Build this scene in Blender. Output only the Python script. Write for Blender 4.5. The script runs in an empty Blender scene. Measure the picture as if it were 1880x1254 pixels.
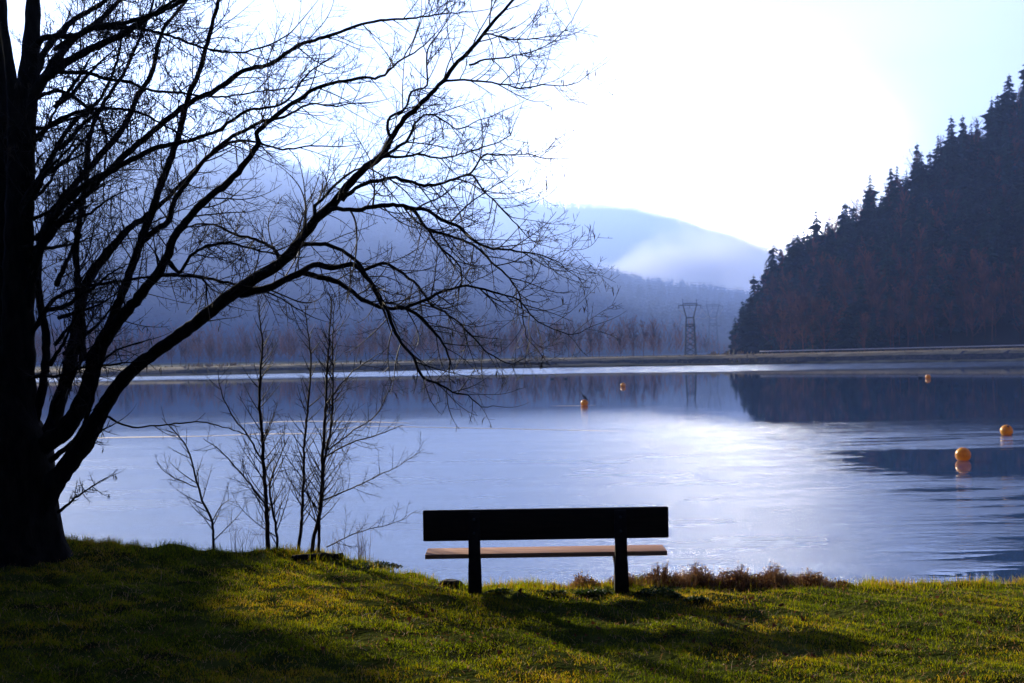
import bpy, math, random
import numpy as np
from mathutils import Vector, Matrix, noise as mnoise

random.seed(7); np.random.seed(7)
S = bpy.context.scene
COL = S.collection
R = math.radians

# ------------------------------------------------------------------ camera
FPX = 2250.0; EYE = 3.5; ROLL = 0.0157; PITCH = 0.0082
cam = bpy.data.cameras.new('camera'); cam.sensor_width = 36.0; cam.lens = FPX/1880*36
cam.clip_start = 0.1; cam.clip_end = 20000
cam.dof.use_dof = True; cam.dof.focus_distance = 11.3; cam.dof.aperture_fstop = 3.4
camo = bpy.data.objects.new('camera', cam); COL.objects.link(camo); S.camera = camo
F = Vector((0, math.cos(PITCH), math.sin(PITCH)))
Rt = Vector((math.cos(ROLL), 0, -math.sin(ROLL)))
Rt = (Rt - F*Rt.dot(F)).normalized(); Up = Rt.cross(F)
camo.matrix_world = Matrix(((Rt.x, Up.x, -F.x, 0), (Rt.y, Up.y, -F.y, 0), (Rt.z, Up.z, -F.z, EYE), (0, 0, 0, 1)))
def at(px, py, Y):                       # a point of the photograph taken at distance Y
    d = F + Rt*((px-940)/FPX) + Up*(-(py-627)/FPX)
    d = d*(Y/d.y)
    return Vector((d.x, d.y, d.z+EYE))

# ------------------------------------------------------------------ world
SUN_AZ, SUN_EL = R(-33), R(17)
w = bpy.data.worlds.new('World'); S.world = w; w.use_nodes = True
nt = w.node_tree; N = nt.nodes; L = nt.links
bg = N['Background']
def wn(t, **k):
    n = N.new(t)
    for a, b in k.items(): setattr(n, a, b)
    return n
def wmath(op, a, b=None, c=None, clamp=False):
    n = wn('ShaderNodeMath', operation=op, use_clamp=clamp)
    for i, v in enumerate((a, b, c)):
        if v is None: continue
        if isinstance(v, (int, float)): n.inputs[i].default_value = v
        else: L.new(v, n.inputs[i])
    return n.outputs[0]
sky = wn('ShaderNodeTexSky', sky_type='NISHITA', sun_disc=False, sun_elevation=SUN_EL, sun_rotation=SUN_AZ)
sky.dust_density = 0.1; sky.air_density = 1.0; sky.ozone_density = 2.5
tc = wn('ShaderNodeTexCoord')
sep = wn('ShaderNodeSeparateXYZ'); L.new(tc.outputs['Generated'], sep.inputs[0])
# thin high cloud: a veil lying over the lower sky ahead, streaky, thinner to the left and overhead
GL = Vector((math.sin(R(9))*math.cos(R(2)), math.cos(R(9))*math.cos(R(2)), math.sin(R(2))))
dot = wn('ShaderNodeVectorMath', operation='DOT_PRODUCT'); L.new(tc.outputs['Generated'], dot.inputs[0]); dot.inputs[1].default_value = GL
mp = wn('ShaderNodeMapping'); L.new(tc.outputs['Generated'], mp.inputs[0]); mp.inputs['Scale'].default_value = (1.6, 1.6, 11); mp.inputs['Rotation'].default_value = (0, R(5), 0)
cn = wn('ShaderNodeTexNoise'); L.new(mp.outputs[0], cn.inputs['Vector']); cn.inputs['Scale'].default_value = 1.4; cn.inputs['Detail'].default_value = 6; cn.inputs['Roughness'].default_value = .5
ramp = wn('ShaderNodeValToRGB'); L.new(dot.outputs['Value'], ramp.inputs[0])
cr = ramp.color_ramp; cr.interpolation = 'B_SPLINE'
cr.elements[0].position = 0.40; cr.elements[0].color = (0.0, 0.0, 0.0, 1)
cr.elements[1].position = 1.0; cr.elements[1].color = (1, 1, 1, 1)
for p, v in ((0.65, .0007), (0.78, .0013), (0.87, .002), (0.90, .0014), (0.945, .0024), (0.972, .0050), (0.987, .0110), (0.9955, .33)):
    e = cr.elements.new(p); e.color = (v, v, v, 1)
veil = wmath('MULTIPLY', ramp.outputs[0], wmath('MULTIPLY_ADD', cn.outputs['Fac'], 0.9, 0.55))
skys = wn('ShaderNodeVectorMath', operation='MULTIPLY'); L.new(sky.outputs[0], skys.inputs[0]); skys.inputs[1].default_value = (0.20, 0.205, 0.42)
VEIL = (700.0, 650.0, 540.0)
vv = wn('ShaderNodeVectorMath', operation='SCALE'); vv.inputs[0].default_value = VEIL; L.new(veil, vv.inputs['Scale'])
mix = wn('ShaderNodeVectorMath', operation='ADD'); L.new(skys.outputs[0], mix.inputs[0]); L.new(vv.outputs[0], mix.inputs[1])
L.new(mix.outputs[0], bg.inputs[0]); bg.inputs[1].default_value = 0.08

sun = bpy.data.lights.new('sun', 'SUN'); sun.energy = 5.0; sun.angle = R(1.0); sun.color = (1.0, 0.90, 0.70)
suno = bpy.data.objects.new('sun', sun); COL.objects.link(suno)
SD = Vector((math.sin(SUN_AZ)*math.cos(SUN_EL), math.cos(SUN_AZ)*math.cos(SUN_EL), math.sin(SUN_EL)))
suno.rotation_euler = SD.to_track_quat('Z', 'Y').to_euler()

S.view_settings.view_transform = 'Standard'; S.view_settings.look = 'None'
S.view_settings.exposure = 1.95; S.view_settings.gamma = 1.0
S.render.engine = 'CYCLES'
S.cycles.use_denoising = True
S.cycles.max_bounces = 6; S.cycles.diffuse_bounces = 2; S.cycles.glossy_bounces = 3
S.cycles.transmission_bounces = 3; S.cycles.volume_bounces = 3; S.cycles.transparent_max_bounces = 6

# ------------------------------------------------------------------ helpers
def tag(o, label=None, cat=None, group=None, kind=None):
    if label: o['label'] = label
    if cat: o['category'] = cat
    if group: o['group'] = group
    if kind: o['kind'] = kind
    return o
def empty(name, loc, rz=0.0):
    o = bpy.data.objects.new(name, None); COL.objects.link(o)
    o.location = loc; o.rotation_euler = (0, 0, rz); o.empty_display_size = 0.2
    return o
def link(name, me, mat, parent=None):
    if mat: me.materials.append(mat)
    o = bpy.data.objects.new(name, me); COL.objects.link(o)
    if parent is not None:
        o.parent = parent
    return o
def local(pts, root):                    # world points to the local frame of an unrotated Empty
    return np.asarray(pts) - np.array(root.location)
class MB:
    def __init__(s): s.v = []; s.f = []; s.n = 0; s.c = []
    def add(s, v, f, c=None):
        v = np.asarray(v, dtype=np.float32).reshape(-1, 3)
        f = np.asarray(f, dtype=np.int64) + s.n
        s.v.append(v); s.f.append(f); s.n += len(v)
        if c is not None: s.c.append(np.full(len(v), c) if np.isscalar(c) else np.asarray(c))
    def mesh(s, name, smooth=False, off=None):
        V = np.concatenate(s.v)
        if off is not None: V = V - np.array(off, dtype=np.float32)
        me = bpy.data.meshes.new(name)
        me.vertices.add(len(V)); me.vertices.foreach_set('co', V.astype(np.float32).ravel())
        loops = np.concatenate([f.ravel() for f in s.f])
        tot = np.concatenate([np.full(len(f), f.shape[1]) for f in s.f])
        st = np.concatenate(([0], np.cumsum(tot)[:-1]))
        me.loops.add(len(loops)); me.loops.foreach_set('vertex_index', loops.astype(np.int32))
        me.polygons.add(len(tot)); me.polygons.foreach_set('loop_start', st.astype(np.int32))
        me.update(calc_edges=True)
        if smooth: me.polygons.foreach_set('use_smooth', np.ones(len(tot), dtype=bool))
        if s.c:
            a = me.attributes.new('vary', 'FLOAT', 'POINT'); a.data.foreach_set('value', np.concatenate(s.c).astype(np.float32))
        me.validate()
        return me
def tube(mb, pts, rad, k=5, cap=False, c=None):
    P = np.asarray(pts, dtype=float); n = len(P)
    T = np.empty_like(P); T[1:-1] = P[2:]-P[:-2]; T[0] = P[1]-P[0]; T[-1] = P[-1]-P[-2]
    T /= (np.linalg.norm(T, axis=1)[:, None]+1e-12)
    m = T.mean(0); ref = np.eye(3)[np.argmin(np.abs(m))]
    A = np.cross(T, ref); A /= (np.linalg.norm(A, axis=1)[:, None]+1e-12); B = np.cross(T, A)
    an = np.arange(k)*2*math.pi/k
    rr = np.asarray(rad, dtype=float)
    if rr.ndim == 0: rr = np.full(n, float(rr))
    ring = P[:, None] + rr[:, None, None]*(A[:, None]*np.cos(an)[None, :, None] + B[:, None]*np.sin(an)[None, :, None])
    i = np.arange(n-1)[:, None]*k; j = np.arange(k)[None]; j2 = (j+1) % k
    f = np.stack([i+j, i+j2, i+k+j2, i+k+j], -1).reshape(-1, 4)
    base = mb.n
    mb.add(ring.reshape(-1, 3), f, c)
    if cap:
        for e in (0, n-1):
            mb.add(P[e:e+1], np.zeros((0, 3), int), c)
            idx = mb.n-1
            ii = base+e*k+np.arange(k); jj = base+e*k+(np.arange(k)+1) % k
            tri = np.stack([np.full(k, idx), jj, ii] if e == 0 else [np.full(k, idx), ii, jj], -1)
            mb.f.append(tri)
def box(mb, x0, x1, y0, y1, z0, z1, bev=0.0):
    b = bev
    if b <= 0:
        v = [(x, y, z) for z in (z0, z1) for y in (y0, y1) for x in (x0, x1)]
        mb.add(v, [(0, 2, 3, 1), (4, 5, 7, 6), (0, 1, 5, 4), (2, 6, 7, 3), (0, 4, 6, 2), (1, 3, 7, 5)]); return
    import bmesh
    bm = bmesh.new(); bmesh.ops.create_cube(bm, size=1)
    for q in bm.verts: q.co = Vector(((x0+x1)/2+q.co.x*(x1-x0), (y0+y1)/2+q.co.y*(y1-y0), (z0+z1)/2+q.co.z*(z1-z0)))
    bmesh.ops.bevel(bm, geom=bm.edges[:], offset=b, segments=2, affect='EDGES', profile=.6)
    bm.verts.index_update()
    base = mb.n; mb.add([q.co[:] for q in bm.verts], np.zeros((0, 3), int))
    for fc in bm.faces: mb.f.append(np.array([[q.index+base for q in fc.verts]]))
    bm.free()
def spline(pts, step):                    # Catmull-Rom through rows of any width
    P = np.asarray(pts, dtype=float); P = np.vstack([2*P[0]-P[1], P, 2*P[-1]-P[-2]])
    out = []
    for i in range(1, len(P)-2):
        a, b, c, d = P[i-1:i+3]; n = max(2, int(np.linalg.norm(c[:3]-b[:3])/step))
        for t in np.arange(n)/n:
            out.append(.5*((2*b)+(-a+c)*t+(2*a-5*b+4*c-d)*t*t+(-a+3*b-3*c+d)*t**3))
    out.append(P[-2]); return np.array(out)
def sm(x): x = np.clip(x, 0, 1); return x*x*(3-2*x)
def fbm(x, y, s, seed=0.0, o=4):
    x = np.atleast_1d(x); y = np.atleast_1d(y)
    return np.array([mnoise.fractal(Vector((a*s+seed, b*s-seed, seed*.37)), 1.0, 2.0, o) for a, b in zip(x.ravel(), y.ravel())]).reshape(x.shape)
def grid(xs, ys, zf, flip=False):
    X, Y = np.meshgrid(xs, ys); Z = zf(X, Y)
    V = np.stack([X, Y, Z], -1).reshape(-1, 3); nx = len(xs)
    i, j = np.meshgrid(np.arange(len(ys)-1), np.arange(nx-1), indexing='ij'); a = (i*nx+j).ravel()
    mb = MB(); mb.add(V, np.stack([a, a+1, a+nx+1, a+nx], -1)); return mb

# ------------------------------------------------------------------ materials
def mat(name, col=(.5, .5, .5), rough=.7, **k):
    m = bpy.data.materials.new(name); m.use_nodes = True
    b = m.node_tree.nodes['Principled BSDF']; b.inputs['Base Color'].default_value = (*col, 1); b.inputs['Roughness'].default_value = rough
    for a, v in k.items(): b.inputs[a.replace('_', ' ')].default_value = v
    return m
def noisy(name, c1, c2, scale=5, rough=.8, detail=5, bump=0.0, stretch=(1, 1, 1), spec=.3, bscale=None, c3=None):
    m = mat(name, c1, rough); t = m.node_tree; n = t.nodes; l = t.links; b = n['Principled BSDF']
    b.inputs['Specular IOR Level'].default_value = spec
    tc = n.new('ShaderNodeTexCoord'); mp = n.new('ShaderNodeMapping'); l.new(tc.outputs['Object'], mp.inputs[0]); mp.inputs['Scale'].default_value = stretch
    no = n.new('ShaderNodeTexNoise'); l.new(mp.outputs[0], no.inputs['Vector']); no.inputs['Scale'].default_value = scale; no.inputs['Detail'].default_value = detail
    r = n.new('ShaderNodeValToRGB'); l.new(no.outputs['Fac'], r.inputs[0])
    r.color_ramp.elements[0].position = .35; r.color_ramp.elements[0].color = (*c1, 1)
    r.color_ramp.elements[1].position = .65; r.color_ramp.elements[1].color = (*c2, 1)
    if c3: e = r.color_ramp.elements.new(.5); e.color = (*c3, 1)
    l.new(r.outputs[0], b.inputs['Base Color'])
    if bump:
        n2 = n.new('ShaderNodeTexNoise'); l.new(mp.outputs[0], n2.inputs['Vector']); n2.inputs['Scale'].default_value = bscale or scale*3; n2.inputs['Detail'].default_value = 6
        bp = n.new('ShaderNodeBump'); bp.inputs['Distance'].default_value = bump; l.new(n2.outputs['Fac'], bp.inputs['Height']); l.new(bp.outputs[0], b.inputs['Normal'])
    return m
def objvary(m, amt=.35):                  # per-object brightness so copies differ
    t = m.node_tree; n = t.nodes; l = t.links; b = n['Principled BSDF']
    src = b.inputs['Base Color'].links[0].from_socket
    oi = n.new('ShaderNodeObjectInfo'); mr = n.new('ShaderNodeMapRange'); l.new(oi.outputs['Random'], mr.inputs[0]); mr.inputs[3].default_value = 1-amt; mr.inputs[4].default_value = 1+amt
    h = n.new('ShaderNodeHueSaturation'); l.new(src, h.inputs['Color']); l.new(mr.outputs[0], h.inputs['Value']); l.new(h.outputs[0], b.inputs['Base Color'])
    return m
def translucent(m, fac=.5, tint=(1, 1, 1)):
    t = m.node_tree; n = t.nodes; l = t.links; b = n['Principled BSDF']; out = n['Material Output']
    tr = n.new('ShaderNodeBsdfTranslucent'); mx = n.new('ShaderNodeMixShader'); mx.inputs[0].default_value = fac
    if b.inputs['Base Color'].links:
        mm = n.new('ShaderNodeMix'); mm.data_type = 'RGBA'; mm.blend_type = 'MULTIPLY'; mm.inputs[0].default_value = 1
        l.new(b.inputs['Base Color'].links[0].from_socket, mm.inputs[6]); mm.inputs[7].default_value = (*tint, 1); l.new(mm.outputs[2], tr.inputs[0])
    else: tr.inputs[0].default_value = b.inputs['Base Color'].default_value
    l.new(b.outputs[0], mx.inputs[1]); l.new(tr.outputs[0], mx.inputs[2]); l.new(mx.outputs[0], out.inputs[0])
    return m
def varied(name, cols, rough=.55, fac=.5, tint=(1, 1, 1), nscale=.6, spec=.5):   # ramp over the 'vary' attribute, shifted by slow patches
    m = mat(name, cols[0][1], rough); t = m.node_tree; n = t.nodes; l = t.links; b = n['Principled BSDF']
    b.inputs['Specular IOR Level'].default_value = spec
    at_ = n.new('ShaderNodeAttribute'); at_.attribute_name = 'vary'
    ge = n.new('ShaderNodeNewGeometry'); no = n.new('ShaderNodeTexNoise'); l.new(ge.outputs['Position'], no.inputs['Vector']); no.inputs['Scale'].default_value = nscale; no.inputs['Detail'].default_value = 5
    ma = n.new('ShaderNodeMath'); ma.operation = 'MULTIPLY_ADD'; l.new(no.outputs['Fac'], ma.inputs[0]); ma.inputs[1].default_value = 1.8; ma.inputs[2].default_value = -.90
    ad = n.new('ShaderNodeMath'); ad.operation = 'ADD'; l.new(at_.outputs['Fac'], ad.inputs[0]); l.new(ma.outputs[0], ad.inputs[1])
    r = n.new('ShaderNodeValToRGB'); l.new(ad.outputs[0], r.inputs[0])
    for i, (p, c) in enumerate(cols):
        e = r.color_ramp.elements[i] if i < 2 else r.color_ramp.elements.new(p)
        e.position = p; e.color = (*c, 1)
    l.new(r.outputs[0], b.inputs['Base Color'])
    return translucent(m, fac, tint) if fac else m

M_bark = noisy('bark', (.005, .004, .003), (.018, .014, .010), 14, .95, 6, .02, (1, 1, .3), .1)
M_twig = noisy('twig bark', (.008, .005, .004), (.024, .015, .010), 6, .7, 3, 0, spec=.2)
M_birch = noisy('sapling bark', (.010, .007, .005), (.035, .020, .014), 9, .75, 4, 0, spec=.25)
M_catkin = noisy('catkin', (.02, .012, .006), (.05, .03, .012), 40, .8)
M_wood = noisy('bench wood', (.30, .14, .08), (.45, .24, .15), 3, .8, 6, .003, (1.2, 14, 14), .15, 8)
M_wood_shade = noisy('shade darkened wood', (.010, .005, .003), (.018, .009, .006), 3, .75, 6, .003, (1.2, 14, 14), .2, 8)  # shade on the bench back put into a near-black copy of its wood
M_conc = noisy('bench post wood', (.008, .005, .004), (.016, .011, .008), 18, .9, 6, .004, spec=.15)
M_soil = noisy('bank soil', (.018, .020, .006), (.07, .075, .015), 2.2, 1.0, 8, .05, spec=.0, bscale=14, c3=(.035, .045, .008))
M_grass = varied('grass blades', [(0.0, (.035, .055, .003)), (.35, (.10, .14, .004)), (.6, (.175, .19, .006)), (.85, (.26, .16, .025)), (1.0, (.30, .22, .09))], .65, .55, (1.8, 1.6, .3), .8, .10)
M_dry = varied('dry stems', [(0.0, (.05, .020, .008)), (.4, (.15, .065, .025)), (.7, (.32, .20, .085)), (1.0, (.40, .27, .15))], .7, .35, (1, .8, .6), 3, .2)
M_clump = varied('low leaves', [(0.0, (.012, .025, .006)), (.6, (.03, .055, .012)), (1.0, (.08, .10, .03))], .6, .25, (1, 1.2, .5), 3, .15)
M_leaf = objvary(noisy('fallen leaf', (.06, .018, .010), (.12, .05, .025), 30, .85, 3, spec=.1), .5); translucent(M_leaf, .3)
M_stone = noisy('bank stone', (.010, .010, .008), (.03, .028, .022), 6, .9, 6, .03)
M_conif = objvary(noisy('conifer needles', (.004, .017, .012), (.016, .050, .032), .25, .85, 4, spec=.1), .45)
M_decid = objvary(noisy('bare twigs far', (.05, .020, .014), (.24, .088, .048), .15, .9, 4, spec=.1), .6)
M_farwood = noisy('far forest', (.010, .016, .012), (.050, .036, .034), .02, .95, 5, spec=.05)
M_hill = noisy('hill soil', (.010, .012, .008), (.035, .026, .018), .03, .95, 6, spec=.05)
M_field = noisy('valley floor', (.05, .06, .02), (.12, .10, .05), .02, .95, 6, spec=.05)
M_steel = mat('galvanised steel', (.02, .028, .03), .8)
M_wire = mat('bright cable', (.25, .18, .15), .5, Metallic=.5)
M_riprap = noisy('riprap', (.030, .025, .022), (.11, .085, .068), 1.3, .95, 6, .25, spec=.1, bscale=2.5)
M_drygrass = noisy('dry dam grass', (.22, .15, .06), (.42, .30, .14), 1.2, .9, 5, .05, (.2, 1, 1))
M_white = mat('pale rail', (.75, .73, .70), .4)
M_post = mat('dark post', (.03, .03, .035), .8)
M_buoy = noisy('orange plastic', (.76, .31, .006), (.96, .50, .018), 7, .35, 4, 0, spec=.5); translucent(M_buoy, .35)
M_buoycap = mat('buoy fitting', (.04, .03, .03), .6)
M_feather = noisy('dark feathers', (.006, .008, .010), (.025, .025, .03), 30, .5, 3)
M_beak = mat('beak', (.25, .14, .04), .5)
M_foam = noisy('floating scum', (.45, .32, .18), (.75, .58, .38), 4, .6, 5, 0, (.3, 2, 1))

# ------------------------------------------------------------------ ground of the near bank
SX = [-300, -40, -18, -11, -8, -4.8, -3.9, -2.5, -1.82, -1.43, -1.17, -.78, -.4, .3, .92, 1.7, 2.9, 3.6, 4.85, 8, 20, 60, 300]
SY = [60, 40, 33, 27, 14.2, 13.1, 13.0, 13.0, 12.8, 12.4, 12.0, 11.7, 11.4, 11.4, 11.5, 11.7, 11.7, 11.5, 11.6, 11.2, 9.5, 2, -60]
SZ = [1.4, 1.45, 1.5, 1.5, 1.52, 1.51, 1.48, 1.42, 1.39, 1.37, 1.34, 1.34, 1.31, 1.30, 1.30, 1.27, 1.26, 1.24, 1.26, 1.3, 1.3, 1.3, 1.3]
TREE = (-5.05, 12.3)
def shore(X): return np.interp(X, SX, SY)
def ground_z(X, Y, fine=True):
    X = np.asarray(X, float); Y = np.asarray(Y, float)
    e = shore(X) + (.10*np.sin(X*5.1+1)+.06*np.sin(X*11.7)+.04*np.sin(X*23))*(np.abs(X) < 20)
    top = np.interp(X, SX, SZ)
    flat = 1.355 - .02*np.clip(X, -2, 2) + .03*np.sin(X*.6+1.0)*np.sin(Y*.5) + .06*sm((-X-3)/3)
    k = sm((e-Y)/1.2)
    z = top*(1-k)+flat*k
    d = np.hypot(X-TREE[0], Y-TREE[1]); z = z + .09*np.exp(-(d/1.1)**2)
    z = z + .05*np.exp(-((X-.3)/1.6)**2-((Y-10.8)/.5)**2)
    z = z + .009*np.sin(X*7+Y*3)+.007*np.sin(X*3.1-Y*8)+.010*np.sin(X*17+Y*13)
    z = z - (2.6)*sm((Y-e)/1.6)
    return z
xs = np.concatenate([-np.geomspace(300, 7.2, 26), np.arange(-7, 7, .07), np.geomspace(7.2, 300, 26)])
ys = np.concatenate([-np.geomspace(120, .5, 18), np.arange(0, 6.5, .5), np.arange(6.5, 16, .07), np.geomspace(16.5, 75, 14)])
mb = grid(xs, ys, lambda X, Y: ground_z(X, Y))
tag(link('ground', mb.mesh('ground', True), M_soil), kind='structure')

# ------------------------------------------------------------------ water
def water_mat():
    m = mat('lake water', (.022, .060, .150), .03); t = m.node_tree; n = t.nodes; l = t.links; b = n['Principled BSDF']
    b.inputs['IOR'].default_value = 1.95
    ge = n.new('ShaderNodeNewGeometry'); sp = n.new('ShaderNodeSeparateXYZ'); l.new(ge.outputs['Position'], sp.inputs[0])
    def M(op, a, bb=None, c=None, cl=False):
        q = n.new('ShaderNodeMath'); q.operation = op; q.use_clamp = cl
        for i, v in enumerate((a, bb, c)):
            if v is None: continue
            if isinstance(v, (int, float)): q.inputs[i].default_value = v
            else: l.new(v, q.inputs[i])
        return q.outputs[0]
    def ss(v, a, bb):
        q = n.new('ShaderNodeMapRange'); q.interpolation_type = 'SMOOTHSTEP'; l.new(v, q.inputs[0]) if not isinstance(v, (int, float)) else None
        q.inputs[1].default_value = a; q.inputs[2].default_value = bb; return q.outputs[0]
    def noi(scale, st, det=3, ro=.5):
        mp = n.new('ShaderNodeMapping'); l.new(ge.outputs['Position'], mp.inputs[0]); mp.inputs['Scale'].default_value = st
        q = n.new('ShaderNodeTexNoise'); l.new(mp.outputs[0], q.inputs['Vector']); q.inputs['Scale'].default_value = scale; q.inputs['Detail'].default_value = det; q.inputs['Roughness'].default_value = ro
        return q.outputs['Fac']
    X, Y = sp.outputs[0], sp.outputs[1]
    big = noi(.05, (.35, 1.6, 1), 4, .6)
    rag = noi(.22, (.25, 1.4, 1), 4, .6)
    Yw = M('ADD', M('ADD', Y, M('MULTIPLY', M('SUBTRACT', rag, .5), 16.0)), M('MULTIPLY', M('SUBTRACT', big, .5), M('MULTIPLY', Y, .28)))
    rgt = ss(X, 7.0, 13.0)
    edge = M('ADD', M('MULTIPLY', ss(Yw, 38, 84), M('SUBTRACT', 1.0, rgt)), M('MULTIPLY', ss(Yw, 43, 60), rgt))
    calm_far = M('MULTIPLY', edge, M('SUBTRACT', 1.0, ss(Yw, 178, 196)))           # mirror band
    # dark calm tongue on the right, and the sheltered corner by the bank
    med = noi(.35, (.4, 1.8, 1), 4, .65)
    Ym = M('ADD', Y, M('MULTIPLY', M('SUBTRACT', med, .5), 7.0)); Xm = M('ADD', X, M('MULTIPLY', M('SUBTRACT', med, .5), 8.0))
    t1 = M('MULTIPLY', M('MULTIPLY', ss(Ym, 31, 33.5), M('SUBTRACT', 1.0, ss(Ym, 40, 42.5))), ss(Xm, 8.0, 11.0))
    t2 = M('MULTIPLY', M('SUBTRACT', 1.0, ss(Ym, 20.0, 23.5)), ss(Xm, 6.2, 7.6))
    calm = M('MAXIMUM', M('MAXIMUM', calm_far, t1), t2)
    part = M('MULTIPLY', ss(X, 5.0, 11.0), ss(noi(.5, (.35, 1.9, 1), 4, .7), .42, .60))                                              # sheltered right side: gentler ripples
    amp = M('MULTIPLY', M('SUBTRACT', 1.0, calm), M('SUBTRACT', 1.0, part))
    amp = M('ADD', M('MULTIPLY', amp, M('MULTIPLY_ADD', med, .8, .6)), .015)
    h1 = noi(3.4, (.5, 1.4, 1), 4, .6); h2 = noi(14.0, (.55, 1.4, 1), 3, .55)
    h = M('ADD', M('MULTIPLY', h1, .020), M('MULTIPLY', h2, .007))
    bp = n.new('ShaderNodeBump'); bp.inputs['Strength'].default_value = 1; bp.inputs['Distance'].default_value = 1.0
    l.new(M('MULTIPLY', h, amp), bp.inputs['Height']); l.new(bp.outputs[0], b.inputs['Normal'])
    l.new(M('MULTIPLY_ADD', amp, .24, .012), b.inputs['Roughness'])
    return m
M_water = water_mat()
mb = MB(); mb.add([(-900, -160, 0), (900, -160, 0), (900, 272, 0), (-900, 272, 0)], [(0, 1, 2, 3)])
tag(link('lake_water', mb.mesh('lake'), M_water), kind='structure')

# ------------------------------------------------------------------ dam
DX = np.array([-900, -300, -90, -60, -20, 10, 45, 80, 110, 300, 900.]); DW = np.array([200, 205, 222, 226, 245, 262, 262, 250, 240, 215, 190.])
DC = np.array([1.3, 1.35, 1.4, 1.5, 1.7, 1.85, 2.0, 2.3, 2.6, 3.0, 3.0])
mb = MB(); md = MB()
xs = np.arange(-900, 901, 2.0); wl = np.interp(xs, DX, DW); ch = np.interp(xs, DX, DC)
prof = [(-.8, -.5), (.15, .12), (.9, .30), (3.6, .86), (4.6, 1.0), (9.5, 1.0), (15, .1)]
rng = np.random.RandomState(3)
V = np.stack([np.stack([xs, wl+p[0]+rng.uniform(-.15, .15, len(xs)), ch*p[1]+(rng.uniform(-.12, .12, len(xs)) if 0 < p[1] < .95 else 0)], -1) for p in prof], 1)
n = len(prof); i, j = np.meshgrid(np.arange(len(xs)-1), np.arange(n-1), indexing='ij'); a = (i*n+j).ravel()
mb.add(V.reshape(-1, 3), np.stack([a, a+n, a+n+1, a+1], -1))
tag(link('dam_embankment', mb.mesh('dam'), M_riprap), kind='structure')
for (q0, q1, lift, nm) in ((2.6, 5, .05, 'dam_top_grass'), (0.8, 1.9, .07, 'waterline_grass')):
    mb = MB(); q = np.linspace(q0, q1, 5); k = np.arange(n)
    if nm == 'waterline_grass':
        keep = np.array([mnoise.noise(Vector((x*.03, 0, 0)))+.5*mnoise.noise(Vector((x*.2, 3, 0))) for x in xs])
        wdt = np.clip(.55+keep*1.6, 0.02, 1.1)
    else: wdt = np.ones(len(xs))
    rows = []
    for qq in q:
        qv = q0+(qq-q0)*wdt
        x_ = np.array([[np.interp(v, k, V[m_, :, c]) for c in range(3)] for m_, v in enumerate(qv)]); x_[:, 2] += lift
        rows.append(x_)
    W = np.stack(rows, 1); n5 = 5; i, j = np.meshgrid(np.arange(len(xs)-1), np.arange(n5-1), indexing='ij'); a = (i*n5+j).ravel()
    mb.add(W.reshape(-1, 3), np.stack([a, a+n5, a+n5+1, a+1], -1))
    tag(link(nm, mb.mesh(nm), M_drygrass), kind='structure')

mb = MB(); r_ = np.random.RandomState(31); n_ = 2600; X = r_.uniform(-130, 140, n_); q = np.where(r_.random(n_) < .5, 9.0, r_.uniform(.3, 8, n_)); q = q+r_.normal(0, .3, n_); h = r_.uniform(.12, .45, n_)*(1+1.2*(np.sin(X*.3)+np.sin(X*.11+2) > 1.1))
Yt = np.interp(X, DX, DW)+q; Zt = np.interp(X, DX, DC)*np.interp(q, [p[0] for p in prof], [p[1] for p in prof])
P0 = np.stack([X, Yt, Zt-.05], -1); sx = np.stack([h*.35, 0*h, 0*h], -1); tp = np.stack([r_.normal(0, .3, n_)*h, r_.normal(0, .3, n_)*h, h], -1); i = np.arange(n_)[:, None]*3
mb.add(np.stack([P0-sx, P0+sx, P0+tp], 1).reshape(-1, 3), i+np.array([[0, 1, 2]]), np.repeat(r_.uniform(.2, 1.1, n_), 3))
tag(link('dam_tufts', mb.mesh('tufts'), M_drygrass), 'dry grass tufts growing over the dam embankment', 'grass', kind='stuff')

# ------------------------------------------------------------------ valley floor and hills
def hor(px): return 643-(px-1100)*.0157
def ridge(pts, D, th):                      # (px, py) of the skyline -> (X, ground height) at distance D
    return np.array([((px-940)/FPX*D, (hor(px)-py)/FPX*D+EYE-th) for px, py in pts])
RA = ridge([(-1400, 300), (-600, 240), (0, 218), (150, 228), (250, 240), (340, 262), (440, 282), (500, 291), (550, 310), (596, 333), (653, 367), (760, 410), (900, 445), (1050, 480), (1127, 500), (1183, 513), (1281, 528), (1363, 546), (1420, 560), (1600, 600), (1700, 632)], 1200, 11)
RB = ridge([(-1200, 330), (200, 345), (600, 352), (825, 354), (883, 358), (1013, 371), (1147, 379), (1245, 407), (1300, 428), (1360, 451), (1400, 475), (1500, 520), (1700, 600), (1800, 630)], 2400, 11)
RC = ridge([(1335, 650), (1385, 580), (1410, 530), (1432, 480), (1480, 452), (1520, 430), (1560, 408), (1590, 380), (1650, 345), (1690, 312), (1740, 272), (1780, 245), (1830, 215), (1880, 165), (2000, 80), (2300, -60), (2800, -150), (3800, -200)], 430, 0)
RC[:, 1] = np.clip(RC[:, 1]-9, .5, 1e9)
def rz(Rr, X): return np.interp(X, Rr[:, 0], Rr[:, 1])
def hillA(X, Y): return np.where(Y < 1200, rz(RA, X)*sm((Y-640)/560)**.8, rz(RA, X)*sm((1900-Y)/700)) + 3*np.sin(X*.013+Y*.009) + 2*np.sin(X*.05)*np.sin(Y*.04)
def hillB(X, Y): return np.where(Y < 2400, rz(RB, X)*sm((Y-1600)/800)**.8, rz(RB, X)*sm((2900-Y)/500)) + 5*np.sin(X*.006+Y*.005)
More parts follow.
